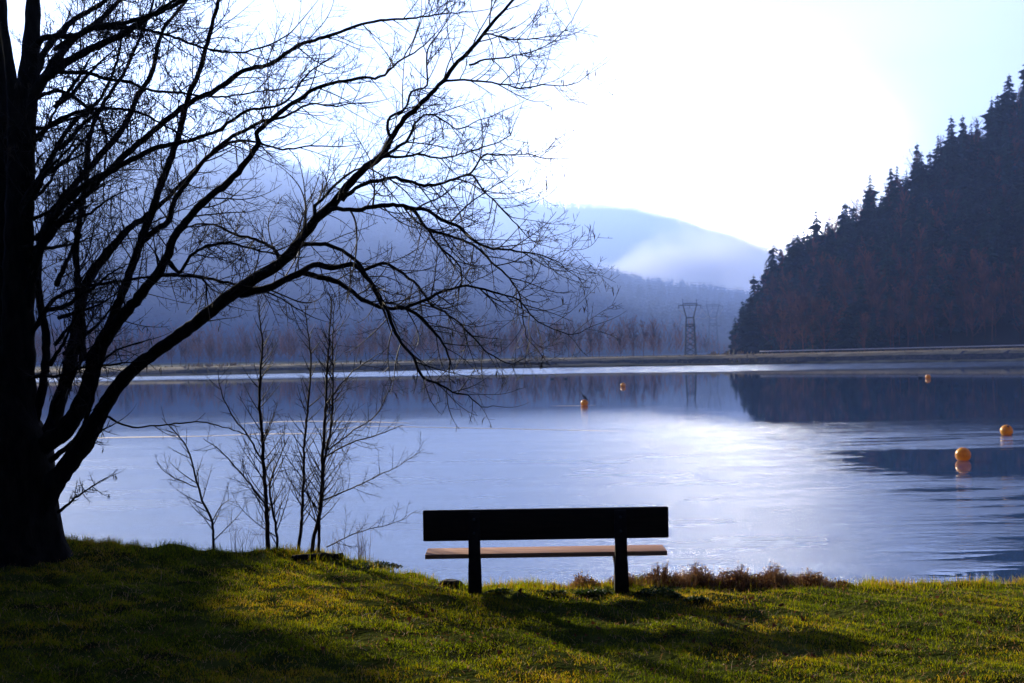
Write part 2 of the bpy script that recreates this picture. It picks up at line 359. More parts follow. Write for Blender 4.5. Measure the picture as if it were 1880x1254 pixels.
def hillC(X, Y): return np.where(Y < 430, rz(RC, X)*np.clip((Y-262)/168, 0, 1)**.9, rz(RC, X)*sm((500-Y)/70)) + .8*np.sin(X*.11)*np.sin(Y*.09)
xs = np.linspace(-2400, 2400, 60); ys = np.linspace(255, 2920, 50)
tag(link('valley_floor', grid(xs, ys, lambda X, Y: 0*X+.35).mesh('valley', True), M_field), kind='structure')
tag(link('left_hill', grid(np.linspace(-1240, 405, 150), np.linspace(640, 1900, 90), hillA).mesh('left_hill', True), M_hill), kind='structure')
tag(link('far_hill', grid(np.linspace(-1900, 915, 120), np.linspace(1600, 2900, 60), hillB).mesh('far_hill', True), M_hill), kind='structure')
tag(link('right_hill', grid(np.linspace(72, 560, 150), np.linspace(262, 502, 90), hillC).mesh('right_hill', True), M_hill), kind='structure')

# tree meshes for distance
def conifer(seed, h=20.0, nb=17, bush=1.0, lo=False):
    r = np.random.RandomState(seed); mb = MB(); mt = MB()
    tube(mt, [(0, 0, 0), (0, 0, h*.55), (0, 0, h)], [h*.011, h*.007, .02], 5)
    z0 = h*r.uniform(.10, .22)
    for i in range(nb):
        t = i/(nb-1); z = z0+(h*.985-z0)*t**.92
        rad = h*.17*bush*(1-t)**.65*r.uniform(.55, 1.25)*(1+.18*math.sin(t*11+seed))+.12
        m = 4 if lo else 8
        for k in range(m):
            a = 2*math.pi*k/m+r.uniform(-.3, .3)+i
            rr = rad*r.uniform(.5, 1.25); dz = -rr*r.uniform(.15, .5); wd = rr*r.uniform(.28, .45)
            ca, sa = math.cos(a), math.sin(a); zz = z+r.uniform(-.3, .3)
            p0 = (0, 0, zz+.25); p1 = (ca*rr, sa*rr, zz+dz); mid = np.array((ca*rr*.55, sa*rr*.55, zz+dz*.25)); sd = np.array((-sa, ca, 0))*wd
            mb.add([p0, mid+sd+(0, 0, -.25*wd), p1, mid-sd+(0, 0, -.25*wd), mid+(0, 0, -wd*1.1)], [(0, 1, 2), (0, 2, 3), (0, 4, 2)])
            if not lo:
                for q in range(4):
                    u = r.uniform(.4, 1.0); c = np.array((ca*rr*u, sa*rr*u, zz+dz*u)); e = np.array((r.normal(), r.normal(), r.uniform(-1.3, .2)))*rr*.17
                    g = np.array((r.normal(), r.normal(), r.normal()*.4))*.14
                    mb.add([c-g, c+g, c+e], [(0, 1, 2)])
    return mb, mt
def bare(seed, h=14.0, spread=.32, n1=16, lo=False):
    r = np.random.RandomState(seed); mb = MB(); mt = MB()
    lean = r.uniform(-.05, .05, 2)
    top = np.array((lean[0]*h, lean[1]*h, h*.93)); tube(mt, [(0, 0, 0), top*.5, top], [h*.010, h*.006, .03], 4)
    for i in range(n1):
        t = .22+.75*(i/n1); b = top*t; a = r.uniform(0, 6.283); ln = h*spread*(1.05-t*.75)*r.uniform(.7, 1.3)
        d = np.array((math.cos(a)*.75, math.sin(a)*.75, r.uniform(.7, 1.3))); d /= np.linalg.norm(d)
        m1 = b+d*ln*.5; e1 = b+d*ln+np.array((0, 0, ln*.25)); tube(mb, [b, m1, e1], [.07, .05, .025], 3)
        for k in range(5 if lo else 12):
            u = r.uniform(.25, 1); p = b+(e1-b)*u; d2 = d+r.normal(size=3)*.55; d2 /= np.linalg.norm(d2); l2 = ln*.42*r.uniform(.5, 1.2)
            e2 = p+d2*l2+np.array((0, 0, l2*.2)); sd = np.cross(d2, r.normal(size=3)); sd *= .035/(np.linalg.norm(sd)+1e-6)
            mb.add([p-sd, p+sd, e2], [(0, 1, 2)])
            for q in range(0 if lo else 4):
                u2 = r.uniform(.3, 1); p2 = p+(e2-p)*u2; e3 = p2+(d2+r.normal(size=3)*.6)*l2*.4; s3 = r.normal(size=3)*.025
                mb.add([p2-s3, p2+s3, e3], [(0, 1, 2)])
    return mb, mt
CON = [(a.mesh('conifer'), b.mesh('conifer_trunk')) for a, b in (conifer(s, 20, 17, bb) for s, bb in ((1, 1.45), (2, 1.2), (3, 1.7), (4, 1.3), (5, 1.55)))]
BAR = [(a.mesh('bare_crown'), b.mesh('bare_trunk')) for a, b in (bare(s, 14, sp) for s, sp in ((11, .32), (12, .26), (13, .36), (14, .3), (15, .34)))]
for a, b in CON: a.materials.append(M_conif); b.materials.append(M_bark)
for a, b in BAR: a.materials.append(M_decid); b.materials.append(M_decid)
def plant(kind, name, x, y, z, s, label, group, i):
    V_ = CON if kind == 'c' else BAR
    root = empty(name, (x, y, z), random.uniform(0, 6.28)); root.scale = (s*random.uniform(.85, 1.15), s*random.uniform(.85, 1.15), s)
    for nm, me in (('crown', V_[i % 5][0]), ('trunk', V_[i % 5][1])):
        o = bpy.data.objects.new(nm, me); COL.objects.link(o); o.parent = root
    tag(root, label, 'tree', group)
def scatter(protos, places, name, matl):
    """many low-detail trees joined into one distant wood"""
    mb = MB(); P = [(np.concatenate(m.v), np.concatenate([f if f.shape[1] == 4 else np.hstack([f, f[:, -1:]]) for f in m.f])) for m in protos]
    tri = [f[:, :3][f[:, 2] == f[:, 3]] for _, f in P]; qd = [f[f[:, 2] != f[:, 3]] for _, f in P]
    for i, (x, y, z, s) in enumerate(places):
        k = i % len(P); v = P[k][0]; a = i*2.4; ca, sa = math.cos(a)*s, math.sin(a)*s
        W = np.stack([v[:, 0]*ca-v[:, 1]*sa+x, v[:, 0]*sa+v[:, 1]*ca+y, v[:, 2]*s+z], -1)
        b0 = mb.n; mb.add(W, tri[k])
        if len(qd[k]): mb.f.append(qd[k]+b0)
    return link(name, mb.mesh(name), matl)
rr_ = random.Random(5)
# right hill: candidates by cell; the ones that show largest are single trees
cands = []
for x0 in np.arange(70, 420, 5.2):
    for y0 in np.arange(272, 492, 5.6):
        x = x0+rr_.uniform(-2.6, 2.6); y = y0+rr_.uniform(-2.8, 2.8)
        if y < 276: continue
        u = x/y*FPX+940
        if u < 1347 or u > 2150 or x < 70: continue
        z = float(hillC(x, y))
        if y > 470 and u < 1880: continue
        low = z < 12+7*math.sin(x*.08)+4*math.sin(x*.21+2)
        kind = 'b' if (low and rr_.random() < .8) or (not low and rr_.random() < .18) else 'c'
        s = (rr_.uniform(.8, 1.3) if kind == 'b' else rr_.choice((.45, .6, .72, .85, 1.0))*rr_.uniform(.9, 1.1))
        if u < 1400: s *= .55+.45*(u-1347)/53; kind = 'c' if rr_.random() < .5 else kind
        if y < 300: s *= .85
        cands.append((kind, x, y, z-.4, s, u, 1 if u < 1905 else 0))
vis_c = [c for c in cands if c[0] == 'c' and c[6]]; vis_b = [c for c in cands if c[0] == 'b' and c[6]]
vis_c.sort(key=lambda c: (-c[4]/c[2])); vis_b.sort(key=lambda c: (-c[4]/c[2]))
LC = 'dark green conifer in the dense stand on the steep hill right of the lake'
LB = 'leafless brownish tree in the stand low on the steep hill right of the lake'
for i, c in enumerate(vis_c[:280]): plant('c', 'conifer_tree', c[1], c[2], c[3], c[4], LC, 'conifers on the steep right hill', i)
for i, c in enumerate(vis_b[:235]): plant('b', 'bare_tree', c[1], c[2], c[3], c[4], LB, 'bare trees at the foot of the right hill', i)
rest = [c for c in cands if c not in vis_c[:280] and c not in vis_b[:235]]
for k_ in range(1500):
    x = rr_.uniform(72, 300); y = rr_.uniform(285, 455); u = x/y*FPX+940
    if 1352 < u < 1960: rest.append(('c' if rr_.random() < .62 else 'b', x, y, float(hillC(x, y))-.4, rr_.uniform(.38, .68)*(1 if u > 1420 else .6), u, 1))
o = scatter([conifer(30+s, 20, 14, 1.5, True)[0] for s in range(4)], [c[1:5] for c in rest if c[0] == 'c'], 'hillside_conifers', M_conif)
tag(o, 'thick mass of dark conifers filling the steep right hillside', 'forest', kind='stuff')
rb = [c[1:5] for c in rest if c[0] == 'b']
if rb:
    o = scatter([bare(30+s, 14, .32, 12, True)[0] for s in range(4)], rb, 'hillside_bare_trees', M_decid)
    tag(o, 'brownish leafless trees filling gaps low on the steep right hillside', 'forest', kind='stuff')
# valley strip behind the dam
cand = []
for x0 in np.arange(-215, 84, 2.3):
    for y0 in (372, 384, 398, 414, 432, 455, 482, 515, 560, 610, 680):
        x = (x0+rr_.uniform(-2, 2))*y0/292; y = y0+rr_.uniform(-8, 8); u = x/y*FPX+940
        if u > 1338: continue
        if u > 1215 and y < 425: continue
        cand.append((x, y, .2, rr_.uniform(.45, 1.05)*(y/400)*(1.0 if u < 1250 else max(.35, 1-(u-1250)/130)), u))
front = [c for c in cand if 150 < c[4] < 1400]
front.sort(key=lambda c: c[1]); ind = front[:60]
LV = 'hazy leafless tree in the dark purple wood behind the dam'
for i, c in enumerate(ind): plant('b', 'bare_tree', *c[:4], LV, 'bare trees of the wood behind the dam', i)
o = scatter([bare(40+s, 14, .34, 14, True)[0] for s in range(4)], [c[:4] for c in cand if c not in ind], 'valley_wood', M_decid)
tag(o, 'hazy purple leafless wood spreading behind the dam', 'forest', kind='stuff')
# far woods
def wood(fn, x0, x1, y0, y1, nn, s0, s1, name, label, protos, umin, umax):
    pl = []
    while len(pl) < nn:
        x = rr_.uniform(x0, x1); y = rr_.uniform(y0, y1); u = x/y*FPX+940
        if not umin < u < umax: continue
        z = float(fn(x, y))
        if z < 1: 
            if rr_.random() < .97: continue
        pl.append((x, y, z-.5, rr_.uniform(s0, s1)))
    tag(scatter(protos, pl, name, M_farwood), label, 'forest', kind='stuff')
PL = [conifer(50+s, 14, 7, 1.25, True)[0] for s in range(3)]
wood(hillA, -860, 400, 740, 1225, 9500, .7, 1.25, 'left_hill_forest', 'blue hazy forest covering the big hill on the left', PL, -250, 1500)
PB = [conifer(60+s, 15, 5, 1.5, True)[0] for s in range(2)]
wood(hillB, -780, 670, 1950, 2420, 6000, .8, 1.4, 'far_hill_forest', 'palest forest along the farthest hazy hill', PB, 500, 1550)

# ------------------------------------------------------------------ pylons and power lines
def pylon(x, y, zb, h, label, th=.14):
    root = empty('power_pylon', (x, y, zb))
    s = h/24.0
    leg = MB(); arm = MB()
    body = []
    for sx in (-1, 1):
        for sy in (-1, 1):
            tube(leg, [(sx*2.3*s, sy*1.7*s, 0), (sx*1.75*s, sy*1.1*s, 14.2*s)], th, 4)
            tube(leg, [(sx*1.75*s, sy*1.1*s, 14.2*s), (sx*1.5*s, sy*.7*s, 17*s), (sx*2.9*s, sy*.4*s, 22.6*s)], th*.9, 4)
    for z0 in np.arange(0, 13.5, 2.36):
        w0 = 2.3-.55*z0/14.2; w1 = 2.3-.55*(z0+2.36)/14.2; d0 = 1.7-.6*z0/14.2; d1 = 1.7-.6*(z0+2.36)/14.2
        for sy in (-1, 1):
            for q in (-1, 1): tube(leg, [(q*w0*s, sy*d0*s, z0*s), (-q*w1*s, sy*d1*s, (z0+2.36)*s)], th*.55, 3)
        for sx in (-1, 1):
            for q in (-1, 1): tube(leg, [(sx*w0*s, q*d0*s, z0*s), (sx*w1*s, -q*d1*s, (z0+2.36)*s)], th*.55, 3)
    for z in (14.2, 13.4, 17.0):
        wv = 1.8 if z < 17 else 1.5
        for sy in (-1, 1): tube(leg, [(-wv*s, sy*.9*s, z*s), (wv*s, sy*.9*s, z*s)], th*1.1, 4)
    for sx in (-1, 1):
        for k in range(4):
            t0, t1 = k/4, (k+1)/4
            a = np.array((sx*(1.5+1.4*t0), .45, 17+5.6*t0))*s; b = np.array((sx*(1.5+1.4*t1), -.45, 17+5.6*t1))*s; tube(leg, [a, b], th*.6, 3)
        tube(leg, [(sx*2.9*s, 0, 22.4*s), (sx*2.9*s, 0, 24.8*s)], th*.7, 3)
    for dz in (0, .8):
        for sy in (-1, 1): tube(arm, [(-4.9*s*(1 if dz == 0 else .6), sy*.35*s, (22.2+dz)*s), (4.9*s*(1 if dz == 0 else .6), sy*.35*s, (22.2+dz)*s)], th*.8, 4)
    for k in range(12):
        x0 = -4.4+k*.8; zz = (0, .8) if k % 2 else (.8, 0)
        if abs(x0) < 3.2: tube(arm, [(x0*s, .35*s, (22.2+zz[0])*s), ((x0+.8)*s, .35*s, (22.2+zz[1])*s)], th*.5, 3)
    link('lattice_body', leg.mesh('lattice'), M_steel, root); link('crossarm', arm.mesh('crossarm'), M_steel, root)
    for xx in (-4.6, 0, 4.6):
        i_ = MB(); tube(i_, [(0, 0, 0), (0, 0, -1.3*s)], [.09, .12], 6, True)
        io = link('insulator', i_.mesh('insulator'), M_steel, root); io.location = (xx*s, 0, 22.15*s)
    tag(root, label, 'pylon'); return root
p1 = at(1267, 600, 400); p2 = at(1309, 600, 620)
pylon(p1.x, p1.y, .4, 18.7, 'nearer lattice pylon with V shaped head standing behind the dam')
pylon(p2.x, p2.y, .4, 26.5, 'fainter farther lattice pylon between the V headed pylon and right hill', .10)
s1, s2 = 18.7/24, 26.5/24
for k in (-4.6, 0, 4.6):
    a = np.array((p1.x+k*s1, p1.y, .4+20.8*s1)); b = np.array((p2.x+k*s2, p2.y, .4+20.8*s2))
    t = np.linspace(0, 1, 24)[:, None]; P = a+(b-a)*t; P[:, 2] -= (4*4.0*t*(1-t))[:, 0]
    mb = MB(); tube(mb, P, .045, 4)
    o = link('power_line', mb.mesh('cable'), M_wire)
    tag(o, {-4.6: 'left', 0: 'middle', 4.6: 'right'}[k]+' one of three sagging power lines strung between the two lattice pylons', 'cable', 'power lines between the pylons')

# things on the dam
for px in (1341.5, 1350):
    p = at(px, 649, 268); z0 = float(np.interp(p.x, DX, DC))
    root = empty('gate_pillar', (p.x, p.y, z0))
    mb = MB(); box(mb, -.31, .31, -.3, .3, -.1, 1.02, .03); link('shaft', mb.mesh('shaft'), M_post, root)
    mb = MB(); box(mb, -.36, .36, -.35, .35, 1.02, 1.14, .03); link('cap', mb.mesh('cap'), M_post, root)
    tag(root, ('left' if px < 1345 else 'right')+' one of two squat dark pillars on the dam crest', 'pillar')
root = empty('guard_rail', (0, 0, 0)); mb = MB()
gx = np.arange(54, 150, 4.0); gy = np.interp(gx, DX, DW)+8.6; gz = np.interp(gx, DX, DC)
for dz in (0,):
    pts = np.stack([gx, gy, gz+.62], -1); tube(mb, pts, .10, 6, True)
link('rail', mb.mesh('rail'), M_white, root)
for a, b, c in zip(gx, gy, gz):
    mb = MB(); tube(mb, [(0, 0, 0), (0, 0, .6)], .06, 5, True); po = link('post', mb.mesh('post'), M_post, root); po.location = (a, b, c)
tag(root, 'long pale guard rail along the dam crest below the right hill', 'guard rail')

# ------------------------------------------------------------------ buoys and birds
def revolve(mb, prof, k=28):
    an = np.arange(k)*2*math.pi/k; n = len(prof)
    V = np.array([[(r*math.cos(a), r*math.sin(a), z) for a in an] for r, z in prof]).reshape(-1, 3)
    i = np.arange(n-1)[:, None]*k; j = np.arange(k)[None]; j2 = (j+1) % k
    mb.add(V, np.stack([i+j, i+j2, i+k+j2, i+k+j], -1).reshape(-1, 4))
def buoy(px, py, Y, r, label, tilt=(0, 0), up=.35):
    p = at(px, py, Y); root = empty('marker_buoy', (p.x, Y, r*up))
    root.rotation_euler = (tilt[0], tilt[1], random.uniform(0, 6))
    mb = MB(); revolve(mb, [(r*math.sin(t)+.0001, -r*math.cos(t)*.97) for t in np.linspace(0, math.pi, 19)]); link('float_ball', mb.mesh('float', True), M_buoy, root)
    mb = MB(); revolve(mb, [(r*1.0, -.012), (r*1.03, -.006), (r*1.03, .006), (r*1.0, .012)]); link('seam_band', mb.mesh('seam', True), M_buoy, root)
    mb = MB(); revolve(mb, [(.0001, r*1.0), (r*.16, r*1.0), (r*.2, r*.97), (r*.2, r*.9)], 12); link('fitting', mb.mesh('fitting', True), M_buoycap, root)
    mb = MB(); t = np.linspace(0, math.pi, 9); tube(mb, np.stack([r*.11*np.cos(t), 0*t, r*1.0+r*.13*np.sin(t)], -1), r*.03, 5); link('ring', mb.mesh('ring'), M_buoycap, root)
    tag(root, label, 'buoy', 'orange marker buoys on the lake'); return p
buoy(1768, 832, 37, .23, 'largest orange round buoy, leaning, floating lower right in the dark water', (R(28), R(24)), .75)
buoy(1848, 795, 47, .235, 'orange round buoy near the right edge on the blue ripple band', (R(-35), R(15)), .7)
bb = buoy(1073, 742, 78, .24, 'orange buoy with a dark bird perched on top', (0, 0), .62)
buoy(1144, 707, 116, .25, 'small distant orange buoy right of and beyond the buoy with the bird', (R(10), 0), .6)
buoy(1704, 697, 128, .28, 'distant orange buoy beside the swimming duck at right', (R(-10), 0), .6)
def bird(x, y, z, L, rz, swim, label):
    root = empty('duck' if swim else 'perched_bird', (x, y, z), rz); s = L
    import bmesh
    def lump(stations):                    # (x, z, ry, rz) rings along a body
        mb = MB(); k = 12; an = np.arange(k)*2*math.pi/k
        V = np.array([[(px, ry*math.cos(a), pz+rz_*math.sin(a)) for a in an] for px, pz, ry, rz_ in stations])*s
        n_ = len(stations); i = np.arange(n_-1)[:, None]*k; j = np.arange(k)[None]; j2 = (j+1) % k
        mb.add(V.reshape(-1, 3), np.stack([i+j, i+j2, i+k+j2, i+k+j], -1).reshape(-1, 4)); return mb
    if swim:
        body = lump([(-.62, .20, .005, .005), (-.5, .16, .08, .04), (-.3, .10, .17, .12), (0, .08, .21, .16), (.25, .09, .18, .15), (.36, .2, .1, .11), (.40, .34, .065, .07), (.43, .44, .075, .08), (.50, .47, .085, .08), (.56, .46, .06, .06), (.60, .45, .02, .02)])
        bk = [(.57, 0, .455), (.72, 0, .435)]
    else:
        body = lump([(-.42, -.12, .01, .01), (-.34, -.02, .07, .05), (-.2, .14, .14, .12), (0, .26, .18, .17), (.14, .38, .15, .15), (.19, .50, .09, .09), (.20, .58, .075, .075), (.24, .66, .09, .08), (.31, .68, .07, .06), (.36, .67, .02, .02)])
        bk = [(.34, 0, .675), (.50, 0, .64)]
    link('body', body.mesh('body', True), M_feather, root)
    mb = MB(); tube(mb, np.array(bk)*s, [.03*s, .008*s], 6, True); link('beak', mb.mesh('beak'), M_beak, root)
    for sg in (-1, 1):
        mb = MB(); V = np.array([(.12, .17, .22), (-.1, .20, .22), (-.45, .07, .17), (-.1, .21, .04), (.12, .18, .08)])*(1 if swim else 1); V[:, 1] *= sg
        if not swim: V = np.array([(.10, .15*sg, .42), (-.1, .17*sg, .30), (-.46, .05*sg, -.10), (-.15, .16*sg, .02), (.05, .17*sg, .18)])
        W = V.copy(); W[:, 1] *= 1.12
        mb.add(np.vstack([V, W])*s, [(0, 1, 2), (0, 2, 3), (0, 3, 4), (5, 7, 6), (5, 8, 7), (5, 9, 8)]); 
        mb.f.append(np.array([(i, (i+1) % 5, (i+1) % 5+5, i+5) for i in range(5)])+0)
        link('wing', mb.mesh('wing'), M_feather, root)
    tag(root, label, 'bird'); return root
bird(bb.x-.02, 78, .24*.62+.235, .62, R(165), False, 'dark bird perched on top of the orange buoy')
p = at(1689, 690, 130); bird(p.x, 130, 0.02, .62, R(180), True, 'dark duck swimming left of the far right buoy')
p = at(1039, 696, 152); bird(p.x, 152, 0.02, .6, R(0), True, 'tiny dark duck swimming near the dam, left of the buoys')
p = at(1014, 697, 152); bird(p.x, 152, 0.02, .55, R(0), True, 'tiniest duck trailing behind the duck near the dam')

# pale scum lines drifting on the water
def scum(pts, wdt, label):
    P = spline([(*at(x, y, 1), 0) for x, y in pts], 1)      # placeholder for length only
    Q = []
    for x, y in pts:
        d = F + Rt*((x-940)/FPX) + Up*(-(y-627)/FPX); t = -EYE/d.z; Q.append((d.x*t, d.y*t, .006))
    Q = spline(Q, .8); mb = MB(); n_ = len(Q); t = np.linspace(0, 1, n_)
    wv = 2.1*wdt*np.clip(np.sin(t*math.pi)*3, 0, 1)*(0.7+.55*np.array([mnoise.noise(Vector((q[0]*.35, q[1]*.35, 0))) for q in Q]))
    wv = np.clip(wv, .01, None)
    A = Q+np.stack([0*t, wv, 0*t], -1); B = Q-np.stack([0*t, wv, 0*t], -1)
    i = np.arange(n_-1); mb.add(np.vstack([A, B]), np.stack([n_+i, n_+i+1, i+1, i], -1))
    tag(link('scum_line', mb.mesh('scum'), M_foam), label, 'foam', kind='stuff')
scum([(120, 806), (230, 803), (370, 801), (480, 797), (600, 796)], .16, 'long pale scum line drifting left across the lake')
scum([(430, 779), (520, 774), (640, 774), (760, 777)], .17, 'pale scum line drifting behind the sapling tops')
scum([(520, 789), (640, 786), (700, 783), (1150, 792)], .07, 'thinnest faint scum line stretching right of the saplings')
scum([(1010, 745), (1050, 745), (1095, 744)], .12, 'short scum line at the buoy with the bird')

# ------------------------------------------------------------------ bench
bx, by = 1004, 10.95
bc = at(1004, 1085, by); root = empty('park_bench', (bc.x, by, 1.30)); rot = 0.0
def zpx(px, py, Y): return at(px, py, Y).z
zt = zpx(1004, 934, by); zbk = zpx(1004, 991, by); zs = zpx(1004, 1015.5, by+.02); zsb = zpx(1004, 1024, by+.02)
mb = MB(); box(mb, -1.097, 1.097, -.0, .045, zbk-1.30, zt-1.30, .012); link('backrest', mb.mesh('backrest'), M_wood_shade, root)
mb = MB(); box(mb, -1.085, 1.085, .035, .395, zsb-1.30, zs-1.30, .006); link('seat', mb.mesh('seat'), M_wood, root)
for px in (872, 1140):
    x = at(px, 1050, by).x-bc.x
    g = float(ground_z(bc.x+x, by))-1.30-.15
    mb = MB()
    v = []
    for z, hw, y0, y1 in ((g, .062, -.11, .06), (zsb-1.30-.06, .056, -.10, .05), (zsb-1.30, .052, -.09, .0), (zt-1.30-.02, .052, -.05, -.002)):
        v += [(x-hw, y0, z), (x+hw, y0, z), (x+hw, y1, z), (x-hw, y1, z)]
    f = [(0, 3, 2, 1), (12, 13, 14, 15)]
    for q in range(3):
        for e in range(4): f.append((q*4+e, q*4+(e+1) % 4, q*4+4+(e+1) % 4, q*4+4+e))
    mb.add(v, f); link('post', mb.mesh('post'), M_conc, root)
    mb = MB(); hw = .047; v = []
    for y0, zz in ((.045, -.13), (.34, -.055)): v += [(x-hw, y0, zsb-1.30+zz), (x+hw, y0, zsb-1.30+zz), (x+hw, y0, zsb-1.302), (x-hw, y0, zsb-1.302)]
    mb.add(v, [(0, 1, 2, 3), (7, 6, 5, 4), (0, 4, 5, 1), (1, 5, 6, 2), (2, 6, 7, 3), (3, 7, 4, 0)])
    link('seat_bracket', mb.mesh('bracket'), M_conc, root)
for px in (872, 1140):
    x = at(px, 1050, by).x-bc.x
    for fz in (.28, .72):
        mb = MB(); z = (zbk+(zt-zbk)*fz)-1.30; tube(mb, [(x, -.046-.02*(1-fz), z), (x, -.066-.02*(1-fz), z)], .013, 8, True); link('bolt', mb.mesh('bolt'), M_steel, root)
tag(root, 'wooden park bench on two thick posts, seen from behind facing the lake', 'bench')

# ------------------------------------------------------------------ branch growth
UPV = np.array((0, 0, 1.0))
def grow(r, p, d, ln, r0, r1, wander=.12, up=.05, seg=.05, droop=0):
    n_ = max(3, int(ln/seg)); P = [np.array(p, float)]; d = d/np.linalg.norm(d); w_ = r.normal(size=3)*.03
    for i in range(n_):
        w_ = w_*.8+r.normal(size=3)*wander*.45
        t = i/n_; d = d+w_*.5+UPV*(up*(t*1.6-droop)); d /= np.linalg.norm(d); P.append(P[-1]+d*ln/n_)
    return np.array(P), np.linspace(r0, r1, n_+1)
def side(r, T, lo=.5, hi=1.1, flat=.55):
    a = r.normal(size=3); a[1] *= flat; a -= T*a.dot(T); a /= np.linalg.norm(a)+1e-9; th = r.uniform(lo, hi)
    return T*math.cos(th)+a*math.sin(th)
def twigs(r, mb, P, rad, t0, dens, ln1, levels=3, up=.05, rtw=.0032, off=None, tips=None, droop=.0):
    seg = np.linalg.norm(np.diff(P, axis=0), axis=1); cum = np.concatenate(([0], np.cumsum(seg))); tot = cum[-1]
    s = t0*tot+r.uniform(0, .1)
    while s < tot:
        i = min(len(P)-2, np.searchsorted(cum, s)-1 if s > 0 else 0); i = max(i, 0); T = (P[i+1]-P[i])/(seg[i]+1e-9)
        u = s/tot; ra = rad[i]
        ln = ln1*r.uniform(.45, 1.35)*(1.0-.35*u); rb = max(.0021, min(ra*.7, rtw*1.9*max(.6, ln/.8)))
        Q, q = grow(r, P[i], side(r, T), ln, rb, rtw*.50, .17, up, .045, droop)
        tube(mb, Q, q, 4 if rb > .005 else 3)
        if tips is not None: tips.append(Q[-1])
        if levels > 1: twigs(r, mb, Q, q, .18, dens*1.35, ln*.42, levels-1, up, rtw*.82, None, tips, droop*.5)
        s += dens**-1*r.uniform(.5, 1.6)

def wpts(pts, Y0, Y1):
    """traced skeleton of a limb -> world points; depth runs from Y0 to Y1"""
    a = np.array(pts, float); ln = np.concatenate(([0], np.cumsum(np.hypot(np.diff(a[:, 0]), np.diff(a[:, 1]))))); ln /= ln[-1]
    out = []
    for (x, y, rp), t in zip(a, ln):
        Y = Y0+(Y1-Y0)*t; p = at(x, y, Y); out.append((p.x, p.y, p.z, rp*Y/FPX))
    return out
rt = np.random.RandomState(21)
BIG = empty('large_tree', (TREE[0], TREE[1], 1.5))
tag(BIG, 'large leafless many stemmed tree with a long arching limb over the water', 'tree')
BT = (TREE[0], TREE[1], 1.5)
# trunk: stump with flare and the tall stem
mb = MB()
c0 = at(22, 1000, 12.3)
prof = [(1.15, .78, .05), (1.42, .60, .03), (1.7, .50, .0), (2.0, .45, .0), (2.3, .43, -.01), (2.55, .42, -.02), (2.8, .37, -.06), (3.05, .28, -.10), (3.3, .18, -.12)]
k = 26; V = []
for z, r_, dx in prof:
    for j in range(k):
        a = j*2*math.pi/k; b = 1+.07*math.sin(a*5+z*1.3)+.05*math.sin(a*9-z*2)+(.16*max(0, 1.6-z))*math.sin(a*4+1)
        V.append((c0.x+dx+r_*b*math.cos(a), 12.3+r_*b*math.sin(a), z))
n_ = len(prof); i = np.arange(n_-1)[:, None]*k; j = np.arange(k)[None]; j2 = (j+1) % k
mb.add(V, np.stack([i+j, i+j2, i+k+j2, i+k+j], -1).reshape(-1, 4))
for pts, Y0, Y1 in (([(25, 900, 56), (30, 760, 36), (33, 620, 30), (34, 500, 27), (36, 380, 25), (40, 280, 24), (46, 200, 21), (54, 120, 17), (60, 40, 14), (62, -60, 11), (70, -220, 8)], 12.3, 12.5),
                    ([(10, 850, 40), (4, 640, 20), (6, 400, 15), (4, 250, 13), (4, 60, 11), (-6, -120, 9)], 12.2, 12.9),
                    ([(32, 330, 18), (26, 200, 12), (18, 120, 9), (6, 40, 7), (-6, -60, 6)], 12.4, 12.1)):
    Q = spline(wpts(pts, Y0, Y1), .08); Q[:, 3] *= 1+.06*np.sin(np.arange(len(Q))*1.7); tube(mb, Q[:, :3], Q[:, 3], 14)
link('trunk', mb.mesh('trunk', True, BT), M_bark, BIG)
